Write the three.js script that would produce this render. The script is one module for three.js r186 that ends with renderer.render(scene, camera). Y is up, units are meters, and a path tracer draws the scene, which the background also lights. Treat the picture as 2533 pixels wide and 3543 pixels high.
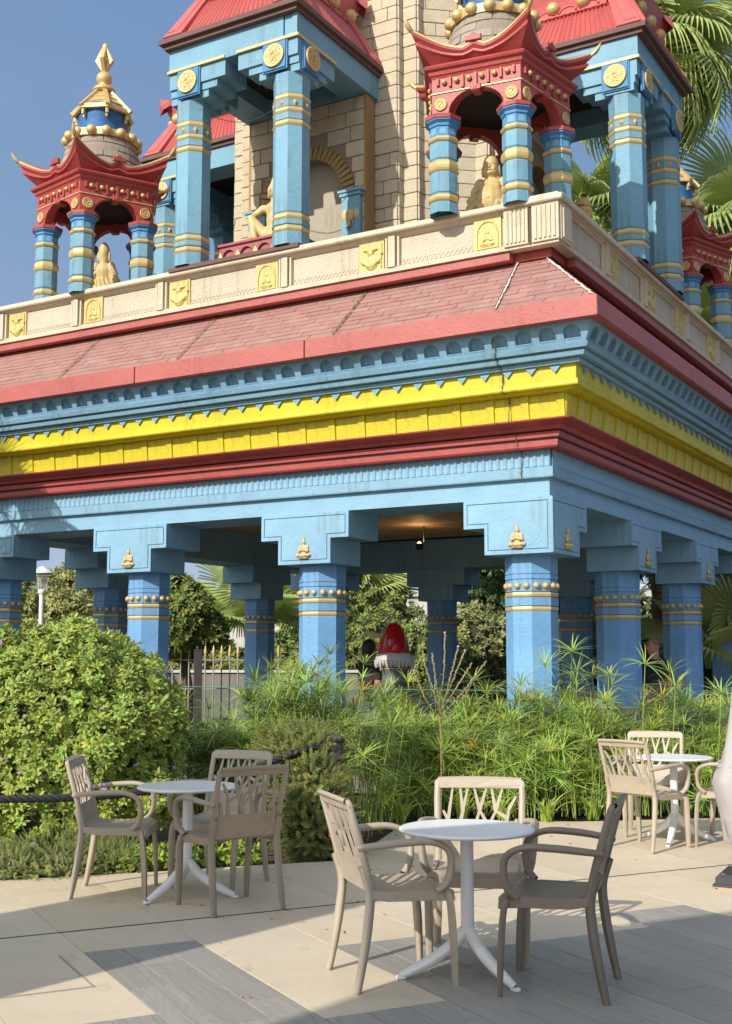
import * as THREE from 'three';
import { mergeGeometries } from 'three/addons/utils/BufferGeometryUtils.js';
import { RoundedBoxGeometry } from 'three/addons/geometries/RoundedBoxGeometry.js';

// ---------------------------------------------------------------- camera, sky, sun, exposure
const scene = new THREE.Scene();
const camera = new THREE.PerspectiveCamera(45.64, 732 / 1024, 0.1, 600);
camera.position.set(0, 1.6, 0);
camera.rotation.x = Math.atan(330 / 2700);
const renderer = new THREE.WebGLRenderer({ antialias: true });
renderer.setSize(732, 1024);
renderer.toneMapping = THREE.LinearToneMapping;
renderer.toneMappingExposure = 1.0;
renderer.shadowMap.enabled = true;

const RAD = Math.PI / 180, SUN_AZ = 38 * RAD, SUN_EL = 31 * RAD;        // the way the light travels, measured from straight ahead to the right
const sunDir = new THREE.Vector3(-Math.sin(SUN_AZ) * Math.cos(SUN_EL), Math.sin(SUN_EL), Math.cos(SUN_AZ) * Math.cos(SUN_EL));
const sun = new THREE.DirectionalLight(new THREE.Color(1.0, 0.94, 0.84), 5.0);
sun.position.copy(sunDir).multiplyScalar(60).add(new THREE.Vector3(2, 3, -14));
sun.target.position.set(2, 3, -14);
sun.castShadow = true;
sun.shadow.mapSize.set(4096, 4096);
Object.assign(sun.shadow.camera, { left: -22, right: 22, top: 22, bottom: -22, near: 1, far: 140 });
scene.add(sun, sun.target);

function rng(seed) { let a = seed >>> 0; return () => { a = (a + 0x6d2b79f5) >>> 0; let t = Math.imul(a ^ (a >>> 15), 1 | a); t = (t + Math.imul(t ^ (t >>> 7), 61 | t)) ^ t; return ((t ^ (t >>> 14)) >>> 0) / 4294967296; }; }
const R0 = rng(7), rr = (a, b, r = R0) => a + (b - a) * r();
const mix = (a, b, t) => a + (b - a) * t, clamp = (x, a = 0, b = 1) => Math.min(b, Math.max(a, x)), sstep = (a, b, x) => { const t = clamp((x - a) / (b - a)); return t * t * (3 - 2 * t); };
// value noise, tileable with period p
function hash2(x, y, s) { let h = Math.imul(x, 374761393) + Math.imul(y, 668265263) + Math.imul(s, 2246822519); h = Math.imul(h ^ (h >>> 13), 1274126177); return ((h ^ (h >>> 16)) >>> 0) / 4294967296; }
function vnoise(x, y, p, s = 0) {
  const ix = Math.floor(x), iy = Math.floor(y), fx = x - ix, fy = y - iy, u = fx * fx * (3 - 2 * fx), v = fy * fy * (3 - 2 * fy), m = (k) => ((k % p) + p) % p;
  return mix(mix(hash2(m(ix), m(iy), s), hash2(m(ix + 1), m(iy), s), u), mix(hash2(m(ix), m(iy + 1), s), hash2(m(ix + 1), m(iy + 1), s), u), v);
}
function fbm(x, y, p, oct = 4, s = 0) { let a = 0, w = 0.5, n = 0; for (let i = 0; i < oct; i++) { a += w * vnoise(x, y, p, s + i); n += w; w *= 0.5; x *= 2; y *= 2; p *= 2; } return a / n; }

{ // the sky: clear blue, paler towards the horizon and towards the sun, with thin high cloud
  const W = 1024, H = 512, d = new Float32Array(W * H * 4);
  for (let j = 0; j < H; j++) {
    const el = ((j + 0.5) / H - 0.5) * Math.PI, y = Math.sin(el), h = Math.max(0, y);
    for (let i = 0; i < W; i++) {
      const az = ((i + 0.5) / W - 0.5) * 2 * Math.PI, x = Math.cos(az) * Math.cos(el), z = Math.sin(az) * Math.cos(el);
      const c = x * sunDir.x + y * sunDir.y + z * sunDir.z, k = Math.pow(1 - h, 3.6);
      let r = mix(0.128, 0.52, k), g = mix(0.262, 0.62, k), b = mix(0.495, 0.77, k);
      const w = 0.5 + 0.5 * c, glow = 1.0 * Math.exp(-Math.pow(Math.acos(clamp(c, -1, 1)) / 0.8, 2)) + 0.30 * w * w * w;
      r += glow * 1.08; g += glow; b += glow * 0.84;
      if (y > 0) {
        const q = 1 / (y + 0.22), n = fbm(x * q * 2.6 + 40.7, z * q * 4.2 + 37.3, 4096, 6, 5), m = fbm(x * q * 1.1 + 19.2, z * q * 1.1 + 73.9, 4096, 3, 9);
        const a = 0.26 * sstep(0.66, 0.92, n * 0.62 + m * 0.46);
        r = mix(r, 0.80, a); g = mix(g, 0.84, a); b = mix(b, 0.90, a);
      } else { r = 0.34; g = 0.31; b = 0.27; }
      d.set([r, g, b, 1], (j * W + i) * 4);
    }
  }
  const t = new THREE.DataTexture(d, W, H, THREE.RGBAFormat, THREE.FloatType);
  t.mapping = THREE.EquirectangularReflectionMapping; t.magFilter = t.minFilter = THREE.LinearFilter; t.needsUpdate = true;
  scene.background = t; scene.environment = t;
}

// ---------------------------------------------------------------- naming
const used = new Map();
function numbered(name) { const n = used.get(name) || 0; used.set(name, n + 1); return n ? name + '_' + String(n).padStart(3, '0') : name; }
function tag(o, label, category, group) { o.userData.label = label; o.userData.category = category; if (group) o.userData.group = group; return o; }
function mesh(name, geo, mat, parent) {
  const m = new THREE.Mesh(geo, mat); m.castShadow = m.receiveShadow = true;
  if (parent) { m.name = name; parent.add(m); } else { m.name = numbered(name); scene.add(m); }
  return m;
}
function thing(name, label, category, pos = [0, 0, 0], ry = 0, group) {
  const o = new THREE.Group(); o.name = numbered(name); o.position.set(...pos); o.rotation.y = ry; scene.add(o);
  return tag(o, label, category, group);
}
function structure(name, geo, mat, parent) { const m = mesh(name, geo, mat, parent); if (!parent) m.userData.kind = 'structure'; return m; }
const stuff = (m) => { m.userData.kind = 'stuff'; return m; };
function copyOf(o, label, group) { const c = o.clone(); c.name = numbered(o.name.replace(/_\d{3}$/, '')); c.userData = { ...o.userData }; if (label) c.userData.label = label; if (group) c.userData.group = group; scene.add(c); return c; }

// ---------------------------------------------------------------- textures and materials
function dtex(w, h, f, srgb = false, rep = 1) {
  const d = new Uint8Array(w * h * 4);
  for (let j = 0; j < h; j++) for (let i = 0; i < w; i++) { const v = f(i / w, j / h); const o = (j * w + i) * 4; if (typeof v === 'number') d[o] = d[o + 1] = d[o + 2] = clamp(v) * 255; else { d[o] = clamp(v[0]) * 255; d[o + 1] = clamp(v[1]) * 255; d[o + 2] = clamp(v[2]) * 255; } d[o + 3] = 255; }
  const t = new THREE.DataTexture(d, w, h, THREE.RGBAFormat); t.wrapS = t.wrapT = THREE.RepeatWrapping; t.magFilter = THREE.LinearFilter; t.minFilter = THREE.LinearMipmapLinearFilter; t.generateMipmaps = true;
  if (srgb) t.colorSpace = THREE.SRGBColorSpace; t.repeat.set(rep, rep); t.needsUpdate = true; return t;
}
function rep(t, a, b = a) { const c = t.clone(); c.repeat.set(a, b); c.needsUpdate = true; return c; }
const T = {};
T.paint = dtex(1024, 1024, (x, y) => { // weathered paint: fading in big soft patches, rain runs, grime specks and pale scuffs
  const big = fbm(x * 3, y * 3, 3, 3, 2), a = fbm(x * 8, y * 8, 8, 5, 1), run = fbm(x * 60, y * 2, 60, 3, 4) * sstep(0.35, 0.7, fbm(x * 5, y * 2, 5, 3, 14)), sc = sstep(0.70, 0.76, fbm(x * 30, y * 30, 30, 4, 8)), sp = sstep(0.72, 0.78, fbm(x * 70, y * 70, 70, 3, 17));
  const v = 0.74 + 0.22 * big + 0.14 * (a - 0.3) - 0.12 * sstep(0.30, 0.55, run) + 0.07 * sc - 0.12 * sp, d = 0.05 * sstep(0.30, 0.55, run) + 0.04 * sp; return [v + d * 0.3, v, v - d]; });
T.plaster = dtex(512, 512, (x, y) => 0.5 * fbm(x * 14, y * 14, 14, 4, 21) + 0.5 * fbm(x * 90, y * 90, 90, 3, 31));
T.stone = dtex(512, 512, (x, y) => { const a = fbm(x * 5, y * 5, 5, 5, 41), p = sstep(0.62, 0.72, fbm(x * 50, y * 50, 50, 3, 44)); const v = 0.74 + 0.3 * a - 0.10 * p; return [v, v * 0.985, v * 0.95]; });
T.tile = dtex(1024, 1024, (x, y) => { const a = fbm(x * 4, y * 4, 4, 6, 51), b = fbm(x * 30, y * 30, 30, 4, 55), s = sstep(0.70, 0.78, fbm(x * 9, y * 9, 9, 5, 58)); const v = 0.83 + 0.18 * a + 0.06 * (b - 0.5) - 0.13 * s; return [v, v * (0.985 + 0.02 * b), v * (0.96 + 0.03 * a)]; });
T.wood = dtex(1024, 512, (x, y) => { // grain runs along v = y of the plank uv (x across)
  const w = fbm(x * 3, y * 1.0 * 3, 3, 4, 61) * 0.9, g = fbm(x * 90 + w * 8, y * 3, 90, 4, 65), f = fbm(x * 220, y * 8, 220, 2, 68), ring = 0.5 + 0.5 * Math.sin((x * 16 + w * 12) * Math.PI * 2);
  const v = 0.66 + 0.26 * g + 0.12 * (f - 0.5) + 0.07 * ring; return [v, v * 0.995, v * 0.98]; });
T.shingle = dtex(512, 512, (x, y) => { const a = fbm(x * 4, y * 4, 4, 5, 71), b = fbm(x * 6, y * 26, 26, 4, 75); const dust = sstep(0.45, 0.75, b); const v = 0.72 + 0.3 * a; return [v * mix(1, 0.98, dust), v * mix(0.88, 1.05, dust), v * mix(0.86, 0.98, dust)]; });
T.scales = dtex(512, 512, (x, y) => { // balustrade infill: rows of small scales
  const cy = y * 26, row = Math.floor(cy), cx = x * 20 + (row % 2) * 0.5, fx = cx - Math.floor(cx) - 0.5, fy = cy - row;
  const d = Math.hypot(fx * 1.25, (fy - 0.15) * 0.95); return clamp(0.9 - 1.0 * sstep(0.30, 0.55, d)) * (0.6 + 0.4 * (1 - fy)) + 0.1 * fbm(x * 40, y * 40, 40, 2, 81); });
T.cloth = dtex(256, 256, (x, y) => 0.5 + 0.25 * Math.sin(x * 2 * Math.PI * 64) + 0.25 * Math.sin(y * 2 * Math.PI * 64));
T.soil = dtex(512, 512, (x, y) => { const a = fbm(x * 16, y * 16, 16, 5, 91), b = vnoise(x * 120, y * 120, 120, 95); const v = 0.55 + 0.5 * a + 0.25 * (b - 0.5); return [v, v * 0.93, v * 0.85]; });

const C = (r, g, b) => new THREE.Color().setRGB(r, g, b);
const MATS = {};
function mat(key, rgb, o = {}) { if (MATS[key]) return MATS[key]; const P = o.transmission || o.clearcoat || o.sheen ? THREE.MeshPhysicalMaterial : THREE.MeshStandardMaterial; const m = new P({ color: C(...rgb), roughness: 0.7, metalness: 0, side: THREE.DoubleSide, ...o }); m.name = key; return (MATS[key] = m); }
const paintMap = rep(T.paint, 0.45), plasterBump = rep(T.plaster, 0.8);
const painted = (key, rgb, rough = 0.62, bump = 0.006) => mat(key, rgb, { roughness: rough, map: paintMap, bumpMap: plasterBump, bumpScale: bump });
const skyBlue = painted('pale blue paint', [0.235, 0.43, 0.58]);
const midBlue = painted('column blue paint', [0.175, 0.39, 0.68]);
const deepBlue = painted('deep blue paint', [0.03, 0.155, 0.42]);
const upperBlue = painted('upper blue paint', [0.185, 0.39, 0.52]);
const innerBlue = painted('interior blue paint', [0.045, 0.14, 0.30]);
const yellow = painted('yellow paint', [0.69, 0.585, 0.02], 0.5);
const redTrim = painted('salmon red paint', [0.45, 0.12, 0.105], 0.55);
const redDark = painted('brick red paint', [0.43, 0.068, 0.06], 0.5);
const redRoof = painted('coral red paint', [0.58, 0.125, 0.115], 0.5);
const brownEave = painted('dull brown paint', [0.16, 0.09, 0.075], 0.8);
const cream = painted('cream paint', [0.68, 0.59, 0.44], 0.7);
const creamScales = mat('cream scaled panel', [0.70, 0.615, 0.47], { roughness: 0.75, map: paintMap, bumpMap: rep(T.scales, 1.6), bumpScale: 0.012 });
const goldPaint = mat('gold paint', [0.61, 0.445, 0.185], { roughness: 0.42, metalness: 0.3, bumpMap: rep(T.plaster, 2), bumpScale: 0.003 });
const goldMatte = mat('matte gold paint', [0.70, 0.52, 0.235], { roughness: 0.5, metalness: 0.0, map: paintMap, bumpMap: rep(T.plaster, 2), bumpScale: 0.003 });
const goldYellow = mat('yellow gold paint', [0.70, 0.55, 0.20], { roughness: 0.5, metalness: 0.1, map: paintMap, bumpMap: plasterBump, bumpScale: 0.003 });
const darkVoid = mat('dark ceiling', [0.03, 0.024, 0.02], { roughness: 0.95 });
const mortar = mat('white mortar', [0.62, 0.56, 0.48], { roughness: 0.95, bumpMap: rep(T.plaster, 3), bumpScale: 0.01 });
const crackMat = mat('open joint', [0.10, 0.075, 0.055], { roughness: 1 });
const stoneM = [[0.60, 0.52, 0.385], [0.56, 0.48, 0.355], [0.63, 0.55, 0.415], [0.58, 0.51, 0.39]].map((c, i) => mat('cast stone ' + i, c, { roughness: 0.85, map: rep(T.stone, 0.7 + 0.1 * i), bumpMap: rep(T.plaster, 1.2), bumpScale: 0.012 }));
const stoneJoint = mat('stone joint', [0.27, 0.22, 0.16], { roughness: 1 });
const greyStoneM = [[0.36, 0.315, 0.265], [0.33, 0.29, 0.245]].map((c, i) => mat('grey cast stone ' + i, c, { roughness: 0.85, map: rep(T.stone, 1.1), bumpMap: rep(T.plaster, 1.5), bumpScale: 0.012 }));

// ---------------------------------------------------------------- geometry helpers
const V3 = (x, y, z) => new THREE.Vector3(x, y, z);
function flat(g) { const n = g.index ? g.toNonIndexed() : g; n.deleteAttribute('normal'); n.computeVertexNormals(); return n; }
function boxUV(g, s = 1) { // metre uv by the dominant axis of each face
  if (g.index) g = g.toNonIndexed();
  const p = g.attributes.position, n = g.attributes.normal, uv = new Float32Array(p.count * 2);
  for (let i = 0; i < p.count; i += 3) {
    let ax = 0, ay = 0, az = 0; for (let k = 0; k < 3; k++) { ax += Math.abs(n.getX(i + k)); ay += Math.abs(n.getY(i + k)); az += Math.abs(n.getZ(i + k)); }
    for (let k = 0; k < 3; k++) { const x = p.getX(i + k), y = p.getY(i + k), z = p.getZ(i + k); const [u, v] = ay > ax && ay > az ? [x, z] : ax > az ? [z, y] : [x, y]; uv[(i + k) * 2] = u * s; uv[(i + k) * 2 + 1] = v * s; }
  }
  g.setAttribute('uv', new THREE.BufferAttribute(uv, 2)); return g;
}
function M(list, uv = true) {
  const gs = list.flat(3).map((g) => { const h = g.index ? g.toNonIndexed() : g.clone(); for (const k of Object.keys(h.attributes)) if (!['position', 'normal', 'uv'].includes(k)) h.deleteAttribute(k); if (!h.attributes.normal) h.computeVertexNormals(); if (!h.attributes.uv) h.setAttribute('uv', new THREE.BufferAttribute(new Float32Array(h.attributes.position.count * 2), 2)); h.morphAttributes = {}; h.groups = []; return h; });
  const m = gs.length === 1 ? gs[0] : mergeGeometries(gs); return uv ? boxUV(m) : m;
}
const bx = (w, h, d, x = 0, y = 0, z = 0) => new THREE.BoxGeometry(w, h, d).translate(x, y, z);            // centred
const bb = (x0, x1, y0, y1, z0, z1) => bx(x1 - x0, y1 - y0, z1 - z0, (x0 + x1) / 2, (y0 + y1) / 2, (z0 + z1) / 2);
const rb = (w, h, d, r = 0.01, x = 0, y = 0, z = 0, s = 2) => new RoundedBoxGeometry(w, h, d, s, r).translate(x, y, z);
const rbb = (x0, x1, y0, y1, z0, z1, r = 0.01) => rb(x1 - x0, y1 - y0, z1 - z0, r, (x0 + x1) / 2, (y0 + y1) / 2, (z0 + z1) / 2, 1);
const sph = (r, x, y, z, a = 12, b = 8) => new THREE.SphereGeometry(r, a, b).translate(x, y, z);
function shape(pts) { const s = new THREE.Shape(); pts.forEach(([x, y], i) => (i ? s.lineTo(x, y) : s.moveTo(x, y))); s.closePath(); return s; }
function ext(s, d, bev = 0) { return new THREE.ExtrudeGeometry(s, { depth: d, bevelEnabled: bev > 0, bevelSize: bev, bevelThickness: bev, bevelOffset: -bev, bevelSegments: 1, curveSegments: 12, steps: 1 }); }
// n-gon turned profile with flats to the axes; profile of [apothem, y]
function ngon(profile, n = 8, rot = Math.PI / n) { const k = 1 / Math.cos(Math.PI / n); return flat(new THREE.LatheGeometry(profile.map(([r, y]) => new THREE.Vector2(Math.max(1e-4, r * k), y)), n).rotateY(rot)); }
function lathe(profile, n = 32) { return new THREE.LatheGeometry(profile.map(([r, y]) => new THREE.Vector2(Math.max(1e-4, r), y)), n); }
function tube(pts, r, seg = 24, rad = 8, closed = false) { return new THREE.TubeGeometry(new THREE.CatmullRomCurve3(pts.map((p) => (p.isVector3 ? p : V3(...p))), closed, 'catmullrom', 0.5), seg, r, rad, closed); }
// tube with changing radius
function limb(pts, radii, seg = 20, rad = 8, flatten = 1) {
  const c = new THREE.CatmullRomCurve3(pts.map((p) => V3(...p))), g = new THREE.TubeGeometry(c, seg, 1, rad, false), P = g.attributes.position, fr = c.getSpacedPoints(seg);
  for (let i = 0; i <= seg; i++) { const t = (i / seg) * (radii.length - 1), k = Math.min(radii.length - 2, Math.floor(t)), r = mix(radii[k], radii[k + 1], t - k), o = fr[i];
    for (let j = 0; j <= rad; j++) { const n = i * (rad + 1) + j; P.setXYZ(n, o.x + (P.getX(n) - o.x) * r, o.y + (P.getY(n) - o.y) * r * flatten, o.z + (P.getZ(n) - o.z) * r); } }
  g.computeVertexNormals(); return g;
}
// mitred band round the rectangle x0..x1, z0..z1; profile of [outward, y]
function ring(profile, rect, sides = [0, 1, 2, 3]) {
  const [x0, x1, z0, z1] = rect, pos = [], uv = [];
  const cor = (o) => [[x0 - o, z1 + o], [x1 + o, z1 + o], [x1 + o, z0 - o], [x0 - o, z0 - o]];
  let run = 0;
  for (let i = 0; i < profile.length - 1; i++) {
    const [oa, ya] = profile[i], [ob, yb] = profile[i + 1], a = cor(oa), b = cor(ob), l = Math.hypot(ob - oa, yb - ya);
    for (const s of sides) {
      const t = (s + 1) % 4, A = [a[s][0], ya, a[s][1]], B = [a[t][0], ya, a[t][1]], D = [b[s][0], yb, b[s][1]], E = [b[t][0], yb, b[t][1]], L = (p) => (s % 2 ? p[2] : p[0]);
      pos.push(...A, ...B, ...E, ...A, ...E, ...D); uv.push(L(A), run, L(B), run, L(E), run + l, L(A), run, L(E), run + l, L(D), run + l);
    }
    run += l;
  }
  const g = new THREE.BufferGeometry(); g.setAttribute('position', new THREE.Float32BufferAttribute(pos, 3)); g.setAttribute('uv', new THREE.Float32BufferAttribute(uv, 2)); g.computeVertexNormals(); return g;
}
// smooth surface round a distance function (surface nets)
function skin(f, [x0, x1, y0, y1, z0, z1], cell) {
  const nx = Math.ceil((x1 - x0) / cell) + 1, ny = Math.ceil((y1 - y0) / cell) + 1, nz = Math.ceil((z1 - z0) / cell) + 1, d = new Float32Array(nx * ny * nz), id = new Int32Array(nx * ny * nz).fill(-1), at = (i, j, k) => (k * ny + j) * nx + i;
  for (let k = 0; k < nz; k++) for (let j = 0; j < ny; j++) for (let i = 0; i < nx; i++) d[at(i, j, k)] = f(x0 + i * cell, y0 + j * cell, z0 + k * cell);
  const pos = [], nor = [], idx = [];
  for (let k = 0; k < nz - 1; k++) for (let j = 0; j < ny - 1; j++) for (let i = 0; i < nx - 1; i++) {
    let m = 0; const c = []; for (let n = 0; n < 8; n++) { const v = d[at(i + (n & 1), j + ((n >> 1) & 1), k + (n >> 2))]; c.push(v); if (v < 0) m |= 1 << n; }
    if (m === 0 || m === 255) continue;
    let sx = 0, sy = 0, sz = 0, q = 0;
    for (let a = 0; a < 8; a++) for (const b of [1, 2, 4]) { const e = a | b; if (e === a) continue; if (((m >> a) & 1) === ((m >> e) & 1)) continue; const t = c[a] / (c[a] - c[e]); sx += (a & 1) + (b === 1 ? t : 0); sy += ((a >> 1) & 1) + (b === 2 ? t : 0); sz += (a >> 2) + (b === 4 ? t : 0); q++; }
    const X = x0 + (i + sx / q) * cell, Y = y0 + (j + sy / q) * cell, Z = z0 + (k + sz / q) * cell, h = cell * 0.5;
    id[at(i, j, k)] = pos.length / 3; pos.push(X, Y, Z);
    const gx = f(X + h, Y, Z) - f(X - h, Y, Z), gy = f(X, Y + h, Z) - f(X, Y - h, Z), gz = f(X, Y, Z + h) - f(X, Y, Z - h), l = Math.hypot(gx, gy, gz) || 1; nor.push(gx / l, gy / l, gz / l);
  }
  for (let k = 1; k < nz - 1; k++) for (let j = 1; j < ny - 1; j++) for (let i = 1; i < nx - 1; i++) {
    const s = d[at(i, j, k)] < 0;
    const quad = (a, b, c, e, flip) => { if (a < 0 || b < 0 || c < 0 || e < 0) return; if (flip) idx.push(a, c, b, a, e, c); else idx.push(a, b, c, a, c, e); };
    if (s !== d[at(i + 1, j, k)] < 0) quad(id[at(i, j - 1, k - 1)], id[at(i, j, k - 1)], id[at(i, j, k)], id[at(i, j - 1, k)], !s);
    if (s !== d[at(i, j + 1, k)] < 0) quad(id[at(i - 1, j, k - 1)], id[at(i - 1, j, k)], id[at(i, j, k)], id[at(i, j, k - 1)], !s);
    if (s !== d[at(i, j, k + 1)] < 0) quad(id[at(i - 1, j - 1, k)], id[at(i, j - 1, k)], id[at(i, j, k)], id[at(i - 1, j, k)], !s);
  }
  const g = new THREE.BufferGeometry(); g.setAttribute('position', new THREE.Float32BufferAttribute(pos, 3)); g.setAttribute('normal', new THREE.Float32BufferAttribute(nor, 3)); g.setAttribute('uv', new THREE.Float32BufferAttribute(new Float32Array((pos.length / 3) * 2), 2)); g.setIndex(idx); return g;
}
const smin = (a, b, k) => { const h = Math.max(k - Math.abs(a - b), 0) / k; return Math.min(a, b) - h * h * k * 0.25; };
const smax = (a, b, k) => -smin(-a, -b, k);
const ell = (x, y, z, cx, cy, cz, rx, ry, rz) => { const a = (x - cx) / rx, b = (y - cy) / ry, c = (z - cz) / rz, k = Math.hypot(a, b, c), k2 = Math.hypot(a / rx, b / ry, c / rz); return k2 < 1e-9 ? -Math.min(rx, ry, rz) : (k * (k - 1)) / k2; };
const cap = (x, y, z, A, B, ra, rb) => { const bx_ = B[0] - A[0], by = B[1] - A[1], bz = B[2] - A[2], l = bx_ * bx_ + by * by + bz * bz, t = clamp(((x - A[0]) * bx_ + (y - A[1]) * by + (z - A[2]) * bz) / l); return Math.hypot(x - A[0] - bx_ * t, y - A[1] - by * t, z - A[2] - bz * t) - mix(ra, rb, t); };
// ---------------------------------------------------------------- the temple pavilion; its frame: x to the right along the lit face, z out of it, origin at the corner column
const BR = -(90 - 59.6) * RAD, BO = V3(1.9724, 0, -14.5), EX = V3(Math.cos(BR), 0, -Math.sin(BR)), EZ = V3(Math.sin(BR), 0, Math.cos(BR));
const bpos = (x, y, z) => { const p = BO.clone().addScaledVector(EX, x).addScaledVector(EZ, z); return [p.x, y, p.z]; };
const LX = -8.85, LZ = -9.3, RECT = [LX, 0, LZ, 0];
const pav = thing('temple_pavilion', 'large square blue, yellow and red temple pavilion with open colonnade', 'pavilion', bpos(0, 0, 0), BR);
const FRONT = { ry: 0, a: (o) => LX - o, b: (o) => o }, RIGHT = { ry: Math.PI / 2, a: (o) => -o, b: (o) => -LZ + o };   // s runs to the right along a face
const FACES = [FRONT, RIGHT];
const onFace = (m, F, s = 0, y = 0, o = 0) => { m.rotation.y = F.ry; if (F.ry === 0) m.position.set(s, y, o); else m.position.set(o, y, -s); return m; };

{ // ring beam and mouldings, from the bottom up
  mesh('beam', ring([[-0.38, 4.1], [-0.38, 3.49], [0.42, 3.49], [0.42, 3.70]], RECT), skyBlue, pav);
  mesh('beam_ledge', ring([[0.42, 3.70], [0.485, 3.705], [0.49, 3.72], [0.49, 3.82], [0.48, 3.83], [0.45, 3.835]], RECT), skyBlue, pav);
  mesh('fluted_band', ring([[0.45, 3.835], [0.45, 4.035]], RECT), skyBlue, pav);
  mesh('red_moulding', ring([[0.45, 4.03], [0.585, 4.03], [0.60, 4.05], [0.60, 4.115], [0.57, 4.12], [0.57, 4.13], [0.625, 4.145], [0.63, 4.205], [0.595, 4.212], [0.595, 4.222], [0.67, 4.225], [0.685, 4.268], [0.84, 4.305], [0.845, 4.322], [0.78, 4.326]], RECT), redDark, pav);
  mesh('yellow_panel_band', ring([[0.77, 4.322], [0.80, 4.612]], RECT), yellow, pav);
  mesh('yellow_ledge', ring([[0.80, 4.60], [0.90, 4.60], [0.93, 4.615], [0.935, 4.625], [1.0, 4.63], [1.008, 4.645], [1.0, 4.695], [0.975, 4.715], [0.985, 4.885]], RECT), yellow, pav);
  mesh('blue_moulding', ring([[0.98, 4.878], [1.04, 4.87], [1.055, 4.91], [1.035, 4.915], [1.035, 4.925], [1.12, 4.925], [1.14, 4.975], [1.115, 4.98], [1.115, 4.99], [1.18, 4.995], [1.205, 5.045], [1.165, 5.052]], RECT), skyBlue, pav);
  mesh('eave_soffit', ring([[1.27, 5.262], [1.40, 5.262]], RECT), redTrim, pav);
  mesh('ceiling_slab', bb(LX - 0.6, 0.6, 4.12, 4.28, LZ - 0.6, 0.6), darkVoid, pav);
  mesh('terrace_slab', boxUV(bb(LX - 0.55, 0.55, 6.45, 6.925, LZ - 0.55, 0.55)), brownEave, pav);
  // flutes
  const fg = (() => { const n = 6, w = 0.0925, y0 = 3.838, y1 = 4.028, pts = [[-w / 2, 0.024], [-w / 2 + 0.012, 0.024]]; for (let i = 0; i <= n; i++) { const t = (i / n) * 2 - 1; pts.push([t * (w / 2 - 0.013), 0.023 - 0.02 * Math.sqrt(Math.max(0, 1 - t * t)) ]); } pts.push([w / 2 - 0.012, 0.024], [w / 2, 0.024]);
    const p = []; for (let i = 0; i < pts.length - 1; i++) { const [a, c] = pts[i], [b, d] = pts[i + 1]; p.push(a, y0, c, b, y0, d, b, y1, d, a, y0, c, b, y1, d, a, y1, c); }
    const g = new THREE.BufferGeometry(); g.setAttribute('position', new THREE.Float32BufferAttribute(p, 3)); g.computeVertexNormals(); return boxUV(g); })();
  const toothG = boxUV(ext(shape([[-0.082, 0.004], [0, -0.088], [0.082, 0.004]]), 0.022));
  const panelG = [0, 1, 2].map((i) => M([rb(0.315, 0.268, 0.02, 0.006)]).rotateX(0.112).translate(0, 4.466, 0.0)), battenG = M([rb(0.10, 0.272, 0.036, 0.006)]).rotateX(0.112).translate(0, 4.466, 0);
  const niche = (() => { const s = new THREE.Shape(), w = 0.098; s.moveTo(-w, 0.045); s.lineTo(w, 0.045); s.lineTo(w, 0.11); s.absarc(0, 0.11, w, 0, Math.PI, false); s.closePath(); return s; })();
  const th = Math.atan2(0.11, 0.213), slen = Math.hypot(0.11, 0.213), slant = (g) => g.rotateX(th).translate(0, 5.05, 1.165);    // drawn upright, then leaned outward
  const nicheG = (() => { const pts = niche.getPoints(10), p = [], d = -0.062; const c = pts.slice(0, -1); for (let i = 0; i < c.length; i++) { const a = c[i], b = c[(i + 1) % c.length]; p.push(a.x, a.y, 0, b.x, b.y, 0, b.x * 0.93, b.y, d, a.x, a.y, 0, b.x * 0.93, b.y, d, a.x * 0.93, a.y, d); }
    const g = new THREE.BufferGeometry(); g.setAttribute('position', new THREE.Float32BufferAttribute(p, 3)); g.computeVertexNormals(); const back = new THREE.ShapeGeometry(niche, 10).translate(0, 0, d);
    const sill = rb(0.19, 0.012, 0.03, 0.004, 0, 0.048, -0.012); return slant(M([g, back, sill])); })();
  for (const F of FACES) {
    const a0 = F.a(0.45) + 0.004, b0 = F.b(0.45) - 0.004, n = Math.round((b0 - a0) / 0.0935), st = (b0 - a0) / n;
    for (let i = 0; i < n; i++) onFace(mesh('flute', fg, skyBlue, pav), F, a0 + (i + 0.5) * st, 0, 0.45);
    // niches in a leaning band, teeth below it
    const a1 = F.a(1.17), b1 = F.b(1.17), span = b1 - a1, nn = Math.round(span / 0.289), sp = span / nn;
    const band = new THREE.Shape(); band.moveTo(a1, 0); band.lineTo(b1, 0); band.lineTo(b1 + 0.11, slen); band.lineTo(a1 - 0.11, slen); band.closePath();
    for (let i = 0; i < nn; i++) { const s = a1 + (i + 0.5) * sp, h = new THREE.Path(); niche.getPoints(10).forEach((q, k) => (k ? h.lineTo(q.x + s, q.y) : h.moveTo(q.x + s, q.y))); band.holes.push(h);
      onFace(mesh('arched_niche', nicheG, skyBlue, pav), F, s, 0, 0);
      if (s > F.a(0.99) + 0.1 && s < F.b(0.99) - 0.1) onFace(mesh('pointed_tooth', toothG, skyBlue, pav), F, s + rr(-0.006, 0.006), 4.874, 0.99); }
    onFace(mesh('niche_band', boxUV(slant(new THREE.ShapeGeometry(band, 10))), skyBlue, pav), F);
    // the other two sides of the leaning band are plain
    // yellow panels and battens
    const a2 = F.a(0.78), b2 = F.b(0.78), pn = Math.round((b2 - a2) / 0.43), ps = (b2 - a2) / pn;
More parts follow.
